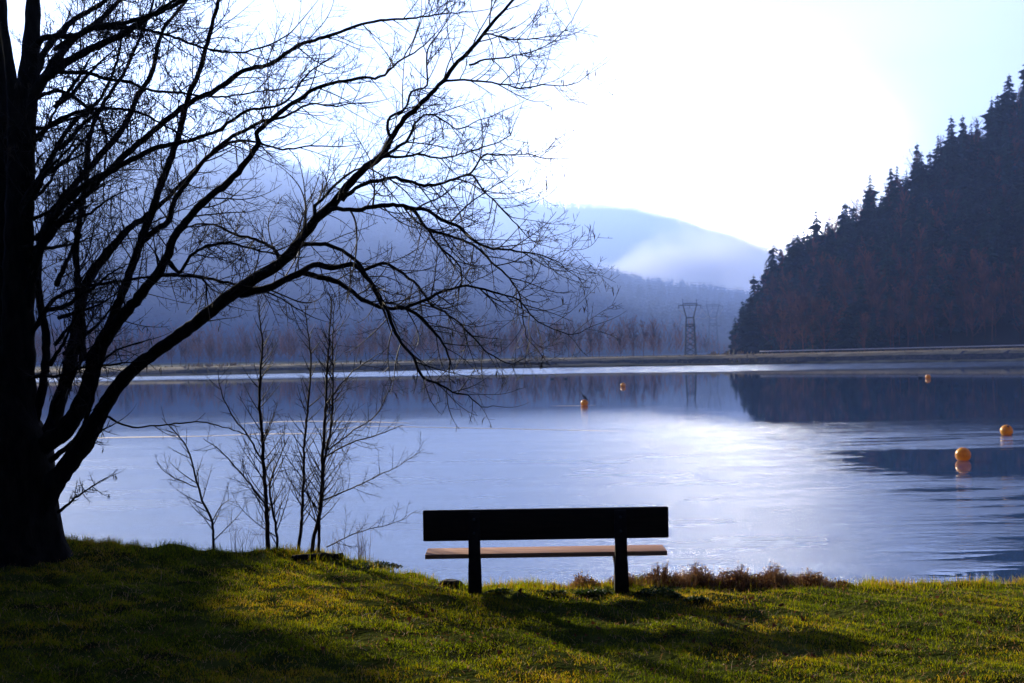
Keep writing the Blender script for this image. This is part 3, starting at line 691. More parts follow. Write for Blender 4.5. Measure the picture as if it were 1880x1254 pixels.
LIMBS = [  # traced (x, y, half width) and depth run; density; twig length
 ([(70, 930, 30), (112, 868, 21), (152, 819, 19), (179, 770, 17), (201, 730, 15), (232, 690, 14), (268, 659, 13), (313, 627, 13), (357, 596, 13), (389, 569, 13), (424, 542, 12.5), (455, 520, 12), (513, 484, 11), (536, 461, 11), (557, 432, 10), (579, 405, 9.5), (611, 375, 9), (630, 352, 8.5), (653, 325, 8), (672, 306, 7.5), (699, 287, 7), (718, 256, 6), (737, 226, 5.5), (768, 195, 5), (806, 157, 4.5), (833, 122, 4.3), (867, 88, 4), (898, 50, 3.5), (925, 19, 3), (942, 0, 2.6), (985, -50, 2)], 12.2, 11.0, .34, 2.6, .8),
 ([(606, 384, 5), (619, 383, 5), (654, 386, 5), (701, 377, 5), (730, 377, 4.5), (751, 382, 4.5), (787, 386, 4), (809, 402, 4), (844, 418, 3.8), (862, 436, 3.3), (895, 454, 2.8), (948, 461, 2), (1000, 470, 1.4), (1038, 491, 1)], 11.4, 10.8, .05, 5, .7),
 ([(745, 381, 4), (762, 389, 4), (783, 420, 3.5), (823, 432, 3), (859, 445, 2.8), (880, 458, 2.6), (902, 479, 2.4), (930, 504, 2), (952, 537, 1.8), (959, 572, 1.5), (966, 615, 1), (985, 640, .8)], 11.3, 11.6, .1, 5, .65),
 ([(628, 368, 5), (661, 341, 5), (699, 331, 4.5), (726, 327, 4), (768, 339, 3.8), (806, 337, 3.4), (844, 325, 3), (867, 321, 2.6), (883, 344, 2), (921, 383, 1.6), (975, 440, 1), (1000, 452, .8)], 11.4, 12.0, .1, 5, .7),
 ([(862, 322, 2.4), (877, 300, 2.2), (887, 285, 2), (920, 285, 1.7), (959, 283, 1.4), (1000, 290, 1.2), (1032, 291, .9)], 11.8, 11.2, .1, 6, .45),
 ([(700, 290, 4), (722, 275, 3.6), (745, 260, 3.2), (758, 240, 3), (768, 218, 2.6), (795, 210, 2.2), (825, 230, 1.8), (845, 238, 1.5), (870, 226, 1.2), (925, 203, .9)], 11.3, 10.9, .1, 6, .55),
 ([(705, 288, 3.4), (745, 287, 3), (768, 283, 2.8), (800, 290, 2.4), (829, 287, 2), (883, 272, 1.7), (936, 249, 1.3), (944, 228, .9)], 11.3, 12.1, .1, 6, .55),
 ([(800, 160, 3.4), (818, 149, 3), (844, 147, 2.6), (883, 149, 2.3), (921, 155, 2), (955, 163, 1.8), (994, 157, 1.5), (1036, 157, 1.2), (1063, 149, 1), (1084, 134, .7)], 11.2, 10.6, .15, 5, .45),
 ([(862, 120, 2.6), (880, 112, 2.3), (902, 109, 2), (925, 106, 1.8), (955, 101, 1.6), (1009, 80, 1.2), (1036, 57, 1), (1059, 19, .7)], 11.1, 11.6, .15, 5, .4),
 ([(880, 72, 2.4), (895, 62, 2.2), (932, 71, 1.8), (978, 71, 1.4), (1015, 66, .9)], 11.0, 10.4, .15, 6, .4),
 ([(716, 256, 4), (714, 245, 3.8), (712, 222, 3.4), (725, 210, 3), (740, 203, 2.6), (750, 185, 2.5), (756, 168, 2.4), (770, 163, 2.3), (783, 157, 2.2), (784, 120, 2), (786, 90, 1.8), (806, 60, 1.4), (830, 20, 1), (840, -30, .8)], 11.3, 11.5, .1, 6, .5),
 ([(578, 400, 4), (578, 379, 4), (590, 367, 3.4), (619, 337, 3), (640, 320, 2.6), (662, 308, 2)], 11.5, 11.7, .1, 6, .5),
 ([(442, 540, 9), (469, 534, 8), (500, 526, 7.5), (529, 511, 7), (557, 497, 6.5), (575, 486, 6), (608, 492, 5.5), (644, 486, 5), (658, 492, 4.8), (672, 508, 4.5), (687, 526, 4), (701, 551, 4), (712, 572, 3.7), (722, 601, 3.4), (737, 630, 3.2), (758, 655, 3), (776, 693, 2.6), (809, 705, 2.2), (830, 720, 1.9), (859, 727, 1.5), (884, 746, 1), (905, 745, .8)], 11.8, 11.0, .08, 4.2, .6),
 ([(550, 500, 6), (586, 508, 6), (622, 519, 5.6), (644, 533, 5), (665, 551, 4.6), (708, 567, 4.2), (744, 565, 4), (773, 583, 3.6), (794, 605, 3.2), (812, 630, 2.6), (826, 662, 2), (825, 686, 1.4)], 11.7, 11.4, .05, 4.5, .6),
 ([(735, 567, 4), (780, 551, 3.8), (809, 537, 3.3), (844, 526, 3), (880, 528, 2.8), (916, 540, 2.4), (952, 551, 2), (981, 585, 1.6), (1017, 605, 1.3), (1053, 614, 1.1), (1085, 598, .8)], 11.4, 10.8, .05, 5, .55),
 ([(545, 455, 5.5), (560, 448, 5), (579, 447, 4.6), (608, 452, 4.3), (636, 465, 4), (661, 486, 3.8), (679, 519, 3.5), (701, 560, 3.2)], 11.7, 11.4, .05, 5, .55),
 ([(670, 496, 4), (701, 483, 3.6), (722, 490, 3.2), (751, 511, 3), (773, 533, 2.7), (794, 562, 2.4), (816, 572, 2.2), (844, 594, 2), (873, 623, 1.8), (895, 648, 1.6), (918, 660, 1.4), (941, 668, 1.1), (970, 651, .8)], 11.5, 12.2, .05, 5, .55),
 ([(783, 420, 2.6), (809, 454, 2.3), (837, 479, 2), (848, 504, 1.8), (844, 526, 1.6)], 11.4, 11.2, .1, 6, .4),
 ([(516, 480, 6), (500, 455, 4), (470, 440, 3.4), (430, 430, 3), (400, 415, 2.5), (360, 412, 2), (330, 425, 1.5)], 11.9, 12.6, .1, 5, .5),
 # stems rising from the stump
 ([(30, 880, 30), (80, 819, 20), (116, 793, 19), (147, 748, 18), (165, 703, 17), (176, 659, 17), (192, 622, 15.5), (212, 595, 13), (236, 568, 11.5), (255, 547, 11), (273, 520, 10), (292, 500, 10), (308, 470, 9), (319, 439, 8.5), (347, 399, 8), (379, 367, 7.5), (423, 331, 7), (459, 287, 6), (475, 263, 5.5), (471, 245, 5), (499, 219, 5), (530, 195, 4.6), (558, 175, 4.2), (584, 161, 4), (622, 151, 3.5), (668, 142, 3), (699, 142, 2.5), (730, 115, 2), (770, 90, 1.5), (800, 60, 1)], 12.3, 11.2, .25, 3.6, .7),
 ([(190, 630, 11), (212, 570, 9.5), (232, 520, 9), (252, 460, 8.5), (279, 387, 8), (295, 339, 7.5), (315, 287, 7), (331, 239, 6.5), (347, 175, 6), (367, 128, 5), (383, 68, 4.5), (395, 24, 4), (405, -10, 3.5), (420, -80, 3)], 12.2, 12.0, .2, 3.6, .65),
 ([(259, 445, 7), (285, 423, 7), (310, 405, 6.5), (319, 371, 6), (340, 340, 5.5), (379, 291, 5), (419, 255, 4.5), (459, 235, 4), (479, 223, 3.5), (520, 215, 3), (571, 190, 2.2), (610, 196, 1.8), (670, 188, 1.3)], 12.1, 11.3, .1, 4.2, .6),
 ([(20, 860, 26), (70, 830, 19), (94, 790, 17), (108, 740, 15), (124, 690, 14), (134, 640, 13), (142, 590, 12), (152, 540, 11), (170, 500, 10), (205, 455, 9), (235, 420, 7), (265, 400, 6), (300, 370, 4.5), (340, 330, 4), (380, 290, 3.4), (430, 260, 3), (470, 262, 2.5), (520, 274, 2), (570, 268, 1.6), (620, 270, 1.2)], 12.5, 12.6, .25, 4, .6),
 ([(152, 662, 8), (150, 592, 7.5), (143, 520, 7), (140, 450, 6.5), (150, 380, 6), (160, 320, 5), (165, 250, 4.5), (190, 190, 4), (230, 130, 3.4), (260, 60, 2.8), (290, -20, 2.2)], 12.4, 13.0, .1, 4.2, .6),
 ([(92, 846, 7), (112, 830, 6), (143, 801, 5.5), (160, 760, 5), (170, 735, 4.6), (176, 700, 4.3), (181, 676, 4), (196, 655, 3), (220, 640, 2), (260, 628, 1.4)], 11.9, 11.7, .3, 3.5, .4),
 ([(62, 780, 10), (80, 700, 9), (85, 620, 8.5), (70, 540, 8), (72, 470, 7.5), (85, 410, 7), (120, 359, 7), (175, 295, 6.5), (223, 239, 6), (255, 175, 5.5), (279, 132, 5), (291, 80, 4.3), (303, 48, 3.6), (343, 0, 3), (380, -50, 2)], 12.4, 12.8, .2, 4, .65),
 ([(50, 560, 11), (62, 500, 9), (80, 447, 8), (140, 375, 7.5), (207, 307, 7), (255, 263, 6.5), (303, 223, 6), (351, 187, 5.6), (399, 164, 5.2), (443, 132, 4.8), (499, 116, 4.4), (546, 84, 4), (596, 69, 3.5), (653, 48, 3), (699, 38, 2.6), (753, 34, 2), (818, 25, 1.5), (867, 21, 1)], 12.3, 11.4, .12, 3.8, .65),
 ([(58, 480, 9), (100, 399, 7), (150, 345, 6.5), (210, 310, 6), (279, 275, 5.5), (330, 262, 4.5), (400, 240, 3.5), (450, 205, 3), (520, 190, 2.3), (560, 140, 1.8), (600, 110, 1.2)], 12.3, 11.0, .12, 4, .6),
 ([(52, 205, 13), (68, 160, 10), (92, 138, 9), (120, 116, 8.5), (179, 84, 7.5), (239, 56, 6.5), (279, 28, 5.5), (331, 4, 4.5), (380, -20, 3.6)], 12.4, 11.6, .1, 4.5, .6),
 ([(48, 205, 12), (64, 175, 10), (92, 125, 9), (120, 88, 7.5), (140, 68, 6.5), (179, 40, 5.5), (220, 0, 4.5), (250, -40, 3.5)], 12.4, 12.9, .1, 4.5, .6),
 ([(56, 160, 10), (72, 120, 8), (84, 92, 7), (120, 50, 6), (160, 22, 5), (204, -6, 4), (240, -40, 3)], 12.4, 13.2, .1, 4.5, .6),
 ([(60, 95, 8), (76, 72, 7), (110, 66, 6), (140, 66, 5.5), (179, 48, 5), (255, 36, 4), (319, 0, 3), (350, -30, 2)], 12.4, 11.2, .1, 4.5, .55),
 ([(96, 128, 5), (116, 132, 5), (160, 134, 4.8), (191, 144, 4.3), (239, 152, 4), (271, 164, 3.5), (343, 172, 2.8), (400, 178, 2.2), (480, 168, 1.7), (560, 158, 1.2)], 12.2, 11.5, .1, 4.5, .55),
 ([(58, 185, 6), (90, 170, 5), (118, 168, 4.3), (150, 190, 4), (180, 215, 3.4), (195, 260, 2.8), (190, 330, 2)], 12.4, 13.2, .05, 5, .55),
 ([(44, 640, 7), (90, 560, 5), (140, 530, 4.3), (200, 520, 3.6), (260, 510, 3), (320, 506, 2.6), (372, 512, 2.2), (378, 545, 1.6)], 12.4, 11.6, .1, 4.5, .5),
 ([(295, 505, 5), (330, 505, 4.2), (352, 507, 4), (400, 515, 3.4), (455, 528, 2.6), (500, 540, 2), (560, 575, 1.2)], 12.0, 12.5, .1, 4.5, .5),
 ([(42, 700, 6), (75, 690, 4), (110, 690, 3.4), (150, 676, 3), (200, 670, 2.6), (246, 664, 1.4)], 12.3, 11.6, .05, 3, .35),
 ([(200, 765, 3), (207, 770, 2.6), (235, 783, 2.1), (275, 783, 2), (330, 777, 1.8), (370, 775, 1.6), (420, 787, 1.2), (462, 801, .8)], 12.0, 11.6, .3, 1.6, .2),
 ([(150, 822, 3), (175, 800, 2.4), (195, 785, 1.8), (210, 778, 1.2)], 12.0, 11.8, .2, 8, .2),
 ([(106, 940, 4), (125, 925, 3), (150, 905, 2.2), (175, 890, 1.6), (190, 880, 1)], 12.1, 11.8, .2, 9, .22),
 ([(40, 400, 8), (75, 330, 6), (110, 260, 5), (140, 220, 4.2), (185, 180, 3.4), (215, 110, 2.6), (225, 40, 2)], 12.4, 13.0, .1, 4.2, .6),
 ([(42, 300, 7), (70, 250, 5.5), (120, 215, 4.5), (180, 200, 3.8), (250, 205, 3), (300, 230, 2.4), (360, 260, 1.6)], 12.4, 11.4, .1, 4.2, .55),
 ([(308, 478, 6), (330, 500, 4), (350, 470, 3.4), (380, 452, 3), (430, 448, 2.6), (480, 462, 2.2), (530, 470, 1.6)], 12.0, 11.3, .1, 5, .5),
 ([(100, 90, 5), (150, 60, 4.5), (220, 50, 4), (300, 62, 3.4), (380, 90, 2.8), (450, 95, 2.2), (520, 70, 1.6), (560, 30, 1.1)], 12.3, 11.0, .1, 4.5, .55),
]
for k_ in range(24):                      # inner boughs crowding round the stems
    x0 = rt.uniform(36, 120); y0 = rt.uniform(170, 760); ang = rt.uniform(.15, 1.25); ln_ = rt.uniform(110, 230); cv = rt.uniform(-.5, .5)
    pp = [(x0, y0, rt.uniform(4, 7))]
    for q in range(1, 6):
        a_ = ang+cv*(q/5-.5)+rt.normal()*.12; pp.append((pp[-1][0]+math.cos(a_)*ln_/5, pp[-1][1]-math.sin(a_)*ln_/5, max(1, pp[0][2]*(1-q*.17))))
    LIMBS.append((pp, rt.uniform(12.0, 12.5), rt.uniform(11.3, 13.4), .08, 2.4, .5))
catk = []
for pts, Y0, Y1, t0, dens, ln in LIMBS:
    Q = spline(wpts(pts, Y0, Y1), .05); P, ra = Q[:, :3].copy(), Q[:, 3]
    ra = ra*(.82 if pts[0][2] < 8 else .90)*(1+.05*np.sin(np.arange(len(ra))*1.3)+rt.normal(size=len(ra))*.02)
    j_ = rt.normal(size=P.shape)*.004; P += j_
    mb = MB(); tube(mb, P, np.clip(ra, .0025, None), 10 if pts[0][2] > 7 else 6)
    br = link('branch', mb.mesh('branch', True, BT), M_bark, BIG)
    mb = MB(); tips = []
    d_ = 1.0 if pts[-1][0] > 600 else 1.25
    twigs(rt, mb, P, ra, t0, dens*d_*2.8, ln*1.08, 3, .08, .0044, None, tips, .3 if pts[0][0] > 400 else .1)
    # the limb's own end runs on as a twig
    T = P[-1]-P[-4]; E, e = grow(rt, P[-1], T/np.linalg.norm(T), .35, ra[-1], .0012, .1, .08); tube(mb, E, e, 4)
    if mb.n: tag(link('twigs', mb.mesh('twigs', True, BT), M_twig, br), kind='stuff')
    catk += [t for t in tips if rt.random() < (.045 if t[0] < -2.9 else .008)]
mb = MB()
for t in catk:
    for q in range(rt.randint(1, 4)):
        p = np.array(t)+rt.normal(size=3)*.012; l_ = rt.uniform(.03, .07); a = rt.normal(size=3)*.012
        tube(mb, [p, p+(a[0], a[1], -.2*l_-.012), p+(a[0]*1.3, a[1]*1.3, -.5*l_-.012), p+(a[0]*1.5, a[1]*1.5, -l_-.012)], [.0012, .0045, .0048, .0015], 5)
tag(link('catkins', mb.mesh('catkins', True, BT), M_catkin, BIG), kind='stuff')

# ------------------------------------------------------------------ saplings
def sapling(name, stems, Y, label, ups=.09, extra=(), dens=8, ln=.6, spread=(.45, .85)):
    b = at(stems[0][0][0], stems[0][0][1], Y); root = empty(name, (b.x, b.y, b.z)); off = b[:]
    for pts in stems:
        Q = spline(wpts(pts, Y, Y+.15), .05); P, ra = Q[:, :3], Q[:, 3]*.82; P[0, 2] -= .1
        mb = MB(); tube(mb, P+rt.normal(size=P.shape)*.003, np.clip(ra, .002, None), 7)
        st = link('stem', mb.mesh('stem', True, off), M_birch, root)
        mb = MB(); seg = np.linalg.norm(np.diff(P, axis=0), axis=1); tot = seg.sum(); s = .14*tot; cum = np.concatenate(([0], np.cumsum(seg)))
        while s < tot:
            i_ = max(0, np.searchsorted(cum, s)-1); T = (P[i_+1]-P[i_])/seg[i_]; u = s/tot
            l_ = ln*rt.uniform(.6, 1.4)*(1.05-.75*u); d = side(rt, T, spread[0], spread[1], .7)
            E, e = grow(rt, P[i_], d, l_, min(ra[i_]*.6, .0065), .0018, .06, ups); tube(mb, E, e, 4)
            twigs(rt, mb, E, e, .15, 13, l_*.38, 2, ups*.6, .0032)
            s += rt.uniform(.5, 1.5)/(dens*2.0)
        tag(link('twigs', mb.mesh('twigs', True, off), M_birch, st), kind='stuff')
    for pts in extra:
        Q = spline(wpts(pts, Y, Y-.2), .05); P, ra = Q[:, :3], Q[:, 3]*.75
        mb = MB(); tube(mb, P+rt.normal(size=P.shape)*.003, ra, 5); bo = link('branch', mb.mesh('branch', True, off), M_birch, root)
        mb = MB(); twigs(rt, mb, P, ra, .12, 17, .34, 2, .08, .0034); tag(link('twigs', mb.mesh('twigs', True, off), M_birch, bo), kind='stuff')
    tag(root, label, 'sapling'); return root
sapling('sapling', [[(393, 1012, 3), (389, 958, 2.8), (375, 926, 2.6), (362, 888, 2.3), (350, 842, 1.9), (336, 810, 1.6), (297, 768, .8)]], 13.0,
        'smallest thin sapling, leftmost of those on the bank', .07, [[(361, 895, 1.6), (330, 882, 1.3), (305, 868, 1), (285, 846, .7)], [(391, 955, 1.5), (405, 930, 1.1), (425, 915, .7)]], 7, .45)
sapling('sapling', [[(493, 1014, 5.5), (490, 944, 5), (487, 898, 4.6), (483, 846, 4.2), (482, 796, 3.8), (476, 740, 3.2), (478, 688, 2.7), (482, 635, 2.2), (478, 600, 1.7), (474, 545, 1)],
                    [(511, 1014, 3), (504, 951, 2.8), (495, 900, 2.4), (505, 860, 1.6), (530, 800, 1)]], 13.0,
        'thickest tall sapling, straight dark stem left of the middle of the clump', .09,
        [[(490, 930, 2.6), (460, 890, 2.2), (430, 855, 1.9), (405, 828, 1.4), (372, 805, .9)], [(484, 850, 2.5), (455, 800, 2.1), (425, 760, 1.8), (405, 715, 1.3), (400, 680, .9)]], 9, .62)
sapling('sapling', [[(548, 1014, 4.2), (554, 951, 3.6), (557, 888, 3.2), (559, 817, 2.8), (566, 740, 2.4), (571, 670, 2), (566, 617, 1.5), (560, 560, .9)]], 13.1,
        'slender tall sapling between the thickest one and the twin stemmed one', .09, [], 9, .5)
sapling('sapling', [[(571, 1012, 4.6), (589, 926, 4.2), (592, 846, 3.8), (596, 775, 3.3), (599, 723, 2.8), (601, 670, 2.3), (606, 600, 1.7), (610, 540, 1)],
                    [(585, 1012, 3.6), (588, 920, 3.2), (597, 838, 2.8), (608, 782, 2.5), (611, 705, 2.1), (611, 600, 1.3), (616, 555, .8)]], 12.9,
        'tall sapling with two stems, rightmost on the bank', .09,
        [[(594, 919, 2.2), (630, 903, 1.9), (673, 884, 1.6), (705, 868, 1.3), (736, 853, 1), (778, 825, .7)], [(597, 840, 2.2), (640, 815, 1.8), (690, 800, 1.4), (740, 780, .9)],
         [(598, 830, 2), (650, 790, 1.8), (690, 762, 1.5), (712, 720, 1), (722, 690, .7)], [(600, 740, 2), (640, 690, 1.5), (680, 660, 1.1), (712, 640, .7)],
         [(600, 1005, 1.8), (640, 985, 1.5), (676, 972, 1.2), (729, 958, .9), (766, 937, .6)]], 9, .6)
# dry weeds round the saplings and a dark board in the grass
root = None
mb = MB()
for k_ in range(60):
    px = random.choice((random.gauss(612, 14), random.gauss(640, 26), random.gauss(665, 12), random.gauss(440, 25))); hgt = random.uniform(.15, .5)
    Y = 12.75+random.uniform(-.15, .2); x = (px-940)/FPX*Y; z = float(ground_z(x, Y))-.03
    P, e = grow(rt, (x, Y, z), np.array((random.gauss(0, .15), random.gauss(0, .15), 1)), hgt, .0028, .0010, .04, .0)
    tube(mb, P, e, 3, c=random.uniform(.4, 1))
    for q in range(3):
        i_ = rt.randint(3, len(P)); E, e2 = grow(rt, P[i_-1], side(rt, UPV, .3, .8), hgt*.3, .0012, .0007, .06, .05); tube(mb, E, e2, 3, c=random.uniform(.5, 1))
tag(link('dry_weeds', mb.mesh('weeds'), M_dry), 'tall thin reddish dry weeds round the feet of the saplings', 'weeds', kind='stuff')
p = at(583, 1013, 12.6); mb = MB(); root = empty('log', (p.x, 12.6, float(ground_z(p.x, 12.6))+.03), R(4))
t = np.linspace(-.26, .26, 9); tube(mb, np.stack([t, .01*np.sin(t*9), .006*np.cos(t*14)], -1), .045+.006*np.sin(t*30), 12, True)
link('bark', mb.mesh('log', True), M_bark, root); tag(root, 'short dark log lying in the grass at the foot of the saplings', 'log')
p = at(830, 1074, 11.6); root = None
import bmesh
bm = bmesh.new(); bmesh.ops.create_icosphere(bm, subdivisions=3, radius=1)
for v in bm.verts:
    q = v.co.copy(); v.co = q*(1+.25*mnoise.noise(q*1.3+Vector((3, 1, 2)))); v.co.x *= .10; v.co.y *= .08; v.co.z *= .05
me = bpy.data.meshes.new('stone'); bm.to_mesh(me); bm.free()
o = link('stone', me, M_stone); o.location = (p.x, 11.45, float(ground_z(p.x, 11.45))+.02); tag(o, 'dark stone at the edge of the bank left of the bench', 'stone')

# ------------------------------------------------------------------ grass and low plants
def blades(n_, reg, h0, h1, wd, name, m, lab, cat, lean=.5, seed=1, vary=(.15, .75)):
    r = np.random.RandomState(seed); X, Y = reg(r, n_); n_ = len(X); Z = ground_z(X, Y)-.006
    h = r.uniform(h0, h1, n_)*r.choice([.6, .8, 1, 1.35], n_); a = r.uniform(0, 6.283, n_); b = r.uniform(0, 6.283, n_); le = h*np.abs(r.normal(0, lean, n_))
    P0 = np.stack([X, Y, Z], -1); s = np.stack([np.cos(a), np.sin(a), 0*a], -1)*(wd*r.uniform(.6, 1.4, n_))[:, None]
    ld = np.stack([np.cos(b), np.sin(b), 0*b], -1)
    P1 = P0+ld*(le*.35)[:, None]+np.stack([0*h, 0*h, h*.6], -1); P2 = P0+ld*le[:, None]+np.stack([0*h, 0*h, h*.95], -1)
    V = np.stack([P0-s, P0+s, P1-s*.75, P1+s*.75, P2], 1).reshape(-1, 3)
    i = np.arange(n_)[:, None]*5; mb = MB(); c = np.repeat(r.uniform(vary[0], vary[1], n_), 5)
    mb.add(V, i+np.array([[0, 1, 3, 2]]), c); mb.f.append((i+np.array([[2, 3, 4]])))
    me = mb.mesh(name); tag(link(name, me, m), lab, cat, kind='stuff')
def lawn(r, n_):
    Y = r.uniform(7.0, 13.6, n_); X = r.uniform(-1, 1, n_)*(Y*.44+3.0); e = shore(X); k_ = Y < e+.15
    X, Y = X[k_], Y[k_]
    d = np.array([mnoise.noise(Vector((a*2.2, b*3.5, 0)))+.6*mnoise.noise(Vector((a*7, b*9, 4))) for a, b in zip(X, Y)])
    k_ = r.uniform(0, 1, len(X)) < .58+d*1.25
    return X[k_], Y[k_]
blades(860000, lawn, .011, .033, .0019, 'grass', M_grass, 'short green lawn grass covering the bank', 'grass', .7, 1)
def rough(r, n_):
    X = r.uniform(-8.5, 8.5, n_); Y = shore(X)-np.abs(r.normal(0, .24, n_))+.16; k_ = r.uniform(0, 1, n_) < .35+.65*(np.sin(X*2.3)+np.sin(X*5.9+1) > .3)
    return X[k_], Y[k_]
blades(50000, rough, .03, .085, .0020, 'bank_edge_grass', M_grass, 'longer tufty grass along the edge of the bank', 'grass', .45, 2, (.2, .9))
def straw(r, n_):
    Y = r.uniform(7.2, 12.5, n_); X = r.uniform(-1, 1, n_)*(Y*.44+3.0); k_ = Y < shore(X)-.05; return X[k_], Y[k_]
def litter():
    r = np.random.RandomState(17); n_ = 30000; Y = r.uniform(7.1, 12.9, n_); X = r.uniform(-1, 1, n_)*(Y*.44+3.0); k_ = (Y < shore(X)) & (np.sin(X*2.7+Y)+np.sin(X*1.1-Y*3.1)+r.normal(0, 1, n_) > .3); X, Y = X[k_], Y[k_]; n_ = len(X)
    Z = ground_z(X, Y)+r.uniform(.004, .026, n_); C0 = np.stack([X, Y, Z], -1); a = r.normal(size=(n_, 3)); a[:, 2] *= .5; a /= np.linalg.norm(a, axis=1)[:, None]; b = np.cross(a, r.normal(size=(n_, 3))); b /= np.linalg.norm(b, axis=1)[:, None]
    l_ = r.uniform(.004, .013, n_)[:, None]; V = np.stack([C0-a*l_, C0+b*l_*.45, C0+a*l_, C0-b*l_*.45], 1).reshape(-1, 3); i = np.arange(n_)[:, None]*4; mb = MB(); mb.add(V, i+np.array([[0, 1, 2, 3]]), np.repeat(r.uniform(-.2, .75, n_), 4))
    tag(link('leaf_litter', mb.mesh('litter'), M_dry), 'dark brown leaf crumbs and twigs strewn through the lawn', 'litter', kind='stuff')
litter()
blades(18000, straw, .012, .05, .0024, 'dead_grass', M_dry, 'pale dead stalks lying among the lawn', 'grass', 1.6, 3, (.6, 1.3))
# dry brush right of the bench
def brush():
    r = np.random.RandomState(9); mb = MB()
    for k_ in range(4600):
        u = r.uniform(0, 1); px = 1005+(1555-1005)*u
        env = np.interp(px, [1005, 1040, 1100, 1160, 1200, 1300, 1420, 1500, 1555], [.08, .11, .09, .17, .19, .21, .17, .13, .05])
        Y = 11.45+r.normal(0, .10)+.12*(px > 1150); x = (px-940)/FPX*Y; z = float(ground_z(x, Y))-.02
        hgt = env*r.uniform(.3, 1.05)*(1.3 if r.random() < .05 else 1)*(.75+.35*math.sin(px*.09)+.15*math.sin(px*.21))
        if hgt < .03: hgt = .03
        P, e = grow(r, (x, Y, z), np.array((r.normal(0, .25), r.normal(0, .25), 1)), hgt, .0028, .0011, .08, 0, .03); c = r.uniform(.1, .9)*(1 if hgt < env*.8 else 1.2)
        tube(mb, P, e, 3, c=c)
        for q in range(r.randint(2, 6)):
            p_ = P[r.randint(1, len(P))]; a = r.normal(size=3); a /= np.linalg.norm(a); b = np.cross(a, r.normal(size=3)); b /= np.linalg.norm(b); l_ = r.uniform(.012, .03)
            c2 = r.uniform(0, .85); mb.add([p_, p_+a*l_*.5+b*l_*.28, p_+a*l_, p_+a*l_*.5-b*l_*.28], [(0, 1, 2, 3)], c2)
    n_ = 15000; px = r.uniform(1000, 1560, n_); Y = 11.42+r.normal(0, .10, n_)+.12*(px > 1150); X = (px-940)/FPX*Y; Z = ground_z(X, Y)-.01
    env = np.interp(px, [1000, 1040, 1100, 1160, 1300, 1420, 1500, 1560], [.03, .09, .06, .13, .14, .12, .10, .03])*(.7+.4*np.sin(px*.07)*np.sin(px*.19+1))
    h = env*r.uniform(.3, 1.1, n_); a = r.uniform(0, 6.283, n_); ax = np.stack([np.cos(a), np.sin(a), 0*a], -1)*.0028; le = np.stack([r.normal(0, .4, n_)*h, r.normal(0, .4, n_)*h, h], -1)
    P0 = np.stack([X, Y, Z], -1); V = np.stack([P0-ax, P0+ax, P0+le], 1).reshape(-1, 3); i = np.arange(n_)[:, None]*3
    mb.add(V, i+np.array([[0, 1, 2]]), np.repeat(r.uniform(.1, .85, n_), 3))
    tag(link('dry_brush', mb.mesh('brush'), M_dry), 'low reddish brown dry brush along the bank right of the bench', 'brush', kind='stuff')
brush()
# dark leafy clumps by the right post
def clump(px, py, Y, rx, ry, h, n_, label, seed):
    r = np.random.RandomState(seed); p = at(px, py, Y); x0 = p.x; z0 = float(ground_z(x0, Y)); root = empty('leafy_plant', (x0, Y, z0)); mb = MB()
    for k_ in range(n_):
        a = r.uniform(0, 6.283); u = math.sqrt(r.uniform(0, 1)); q = np.array((rx*u*math.cos(a), ry*u*math.sin(a), h*(1-u*u)*r.uniform(.2, 1.05)))
        d = r.normal(size=3); d[2] = abs(d[2])*.6; d /= np.linalg.norm(d); b = np.cross(d, UPV+r.normal(size=3)*.4); b /= np.linalg.norm(b); l_ = r.uniform(.014, .035)
        mb.add([q, q+d*l_*.4+b*l_*.33, q+d*l_, q+d*l_*.4-b*l_*.33], [(0, 1, 2, 3)], r.uniform(.1, .9))
    tag(link('foliage', mb.mesh('foliage'), M_clump, root), None); tag(root, label, 'plant')
clump(1205, 1098, 10.75, .22, .13, .085, 1500, 'largest dark leafy clump just right of the right bench post', 1)
clump(1278, 1106, 10.6, .10, .06, .03, 380, 'small flat dark leafy clump farther right of the bench', 2)
clump(1090, 1100, 10.8, .17, .07, .03, 520, 'low dark leafy patch just left of the right bench post', 3)
clump(1020, 1098, 10.75, .10, .05, .022, 260, 'low dark leafy patch under the middle of the bench', 4)
clump(920, 1094, 10.85, .12, .07, .022, 300, 'low dark leafy patch right of the left bench post', 5)
clump(690, 1042, 12.25, .28, .14, .05, 900, 'dark weedy clump on the slope right of the saplings', 6)
# fallen leaves
LF = []
for s_ in range(5):
    r = np.random.RandomState(80+s_); k_ = 11; an = np.linspace(0, 2*math.pi, k_, endpoint=False)
    rad = .5+.5*np.abs(np.sin(an*1.5+.3))*r.uniform(.6, 1.1, k_); V = np.stack([np.cos(an)*rad, np.sin(an)*rad*.7, .35*np.sin(an*2+s_)*rad+r.uniform(-.12, .12, k_)], -1)
    V = np.vstack([V, [(0, 0, -.1)], [(-1.4, .1, .25)], [(-1.38, .18, .25)]]); mb = MB(); mb.add(V, [(i_, (i_+1) % k_, k_) for i_ in range(k_)]+[(k_, k_+1, k_+2)]); me = mb.mesh('leaf'); me.materials.append(M_leaf); LF.append(me)
spots = [(1264, 1135), (1240, 1138), (1333, 1140), (1350, 1133), (1423, 1141), (1412, 1150), (1080, 1152), (1157, 1152), (1090, 1168), (1068, 1175), (1085, 1187), (1198, 1139), (1228, 1158), (1332, 1172), (1358, 1140), (787, 1138), (775, 1150), (757, 1135), (1612, 1152), (1680, 1130), (1720, 1140), (1852, 1155), (1630, 1157), (1575, 1160), (1402, 1196), (980, 1172)]
for i_ in range(70):
    spots.append((random.uniform(430, 1870), random.uniform(1095, 1250)))
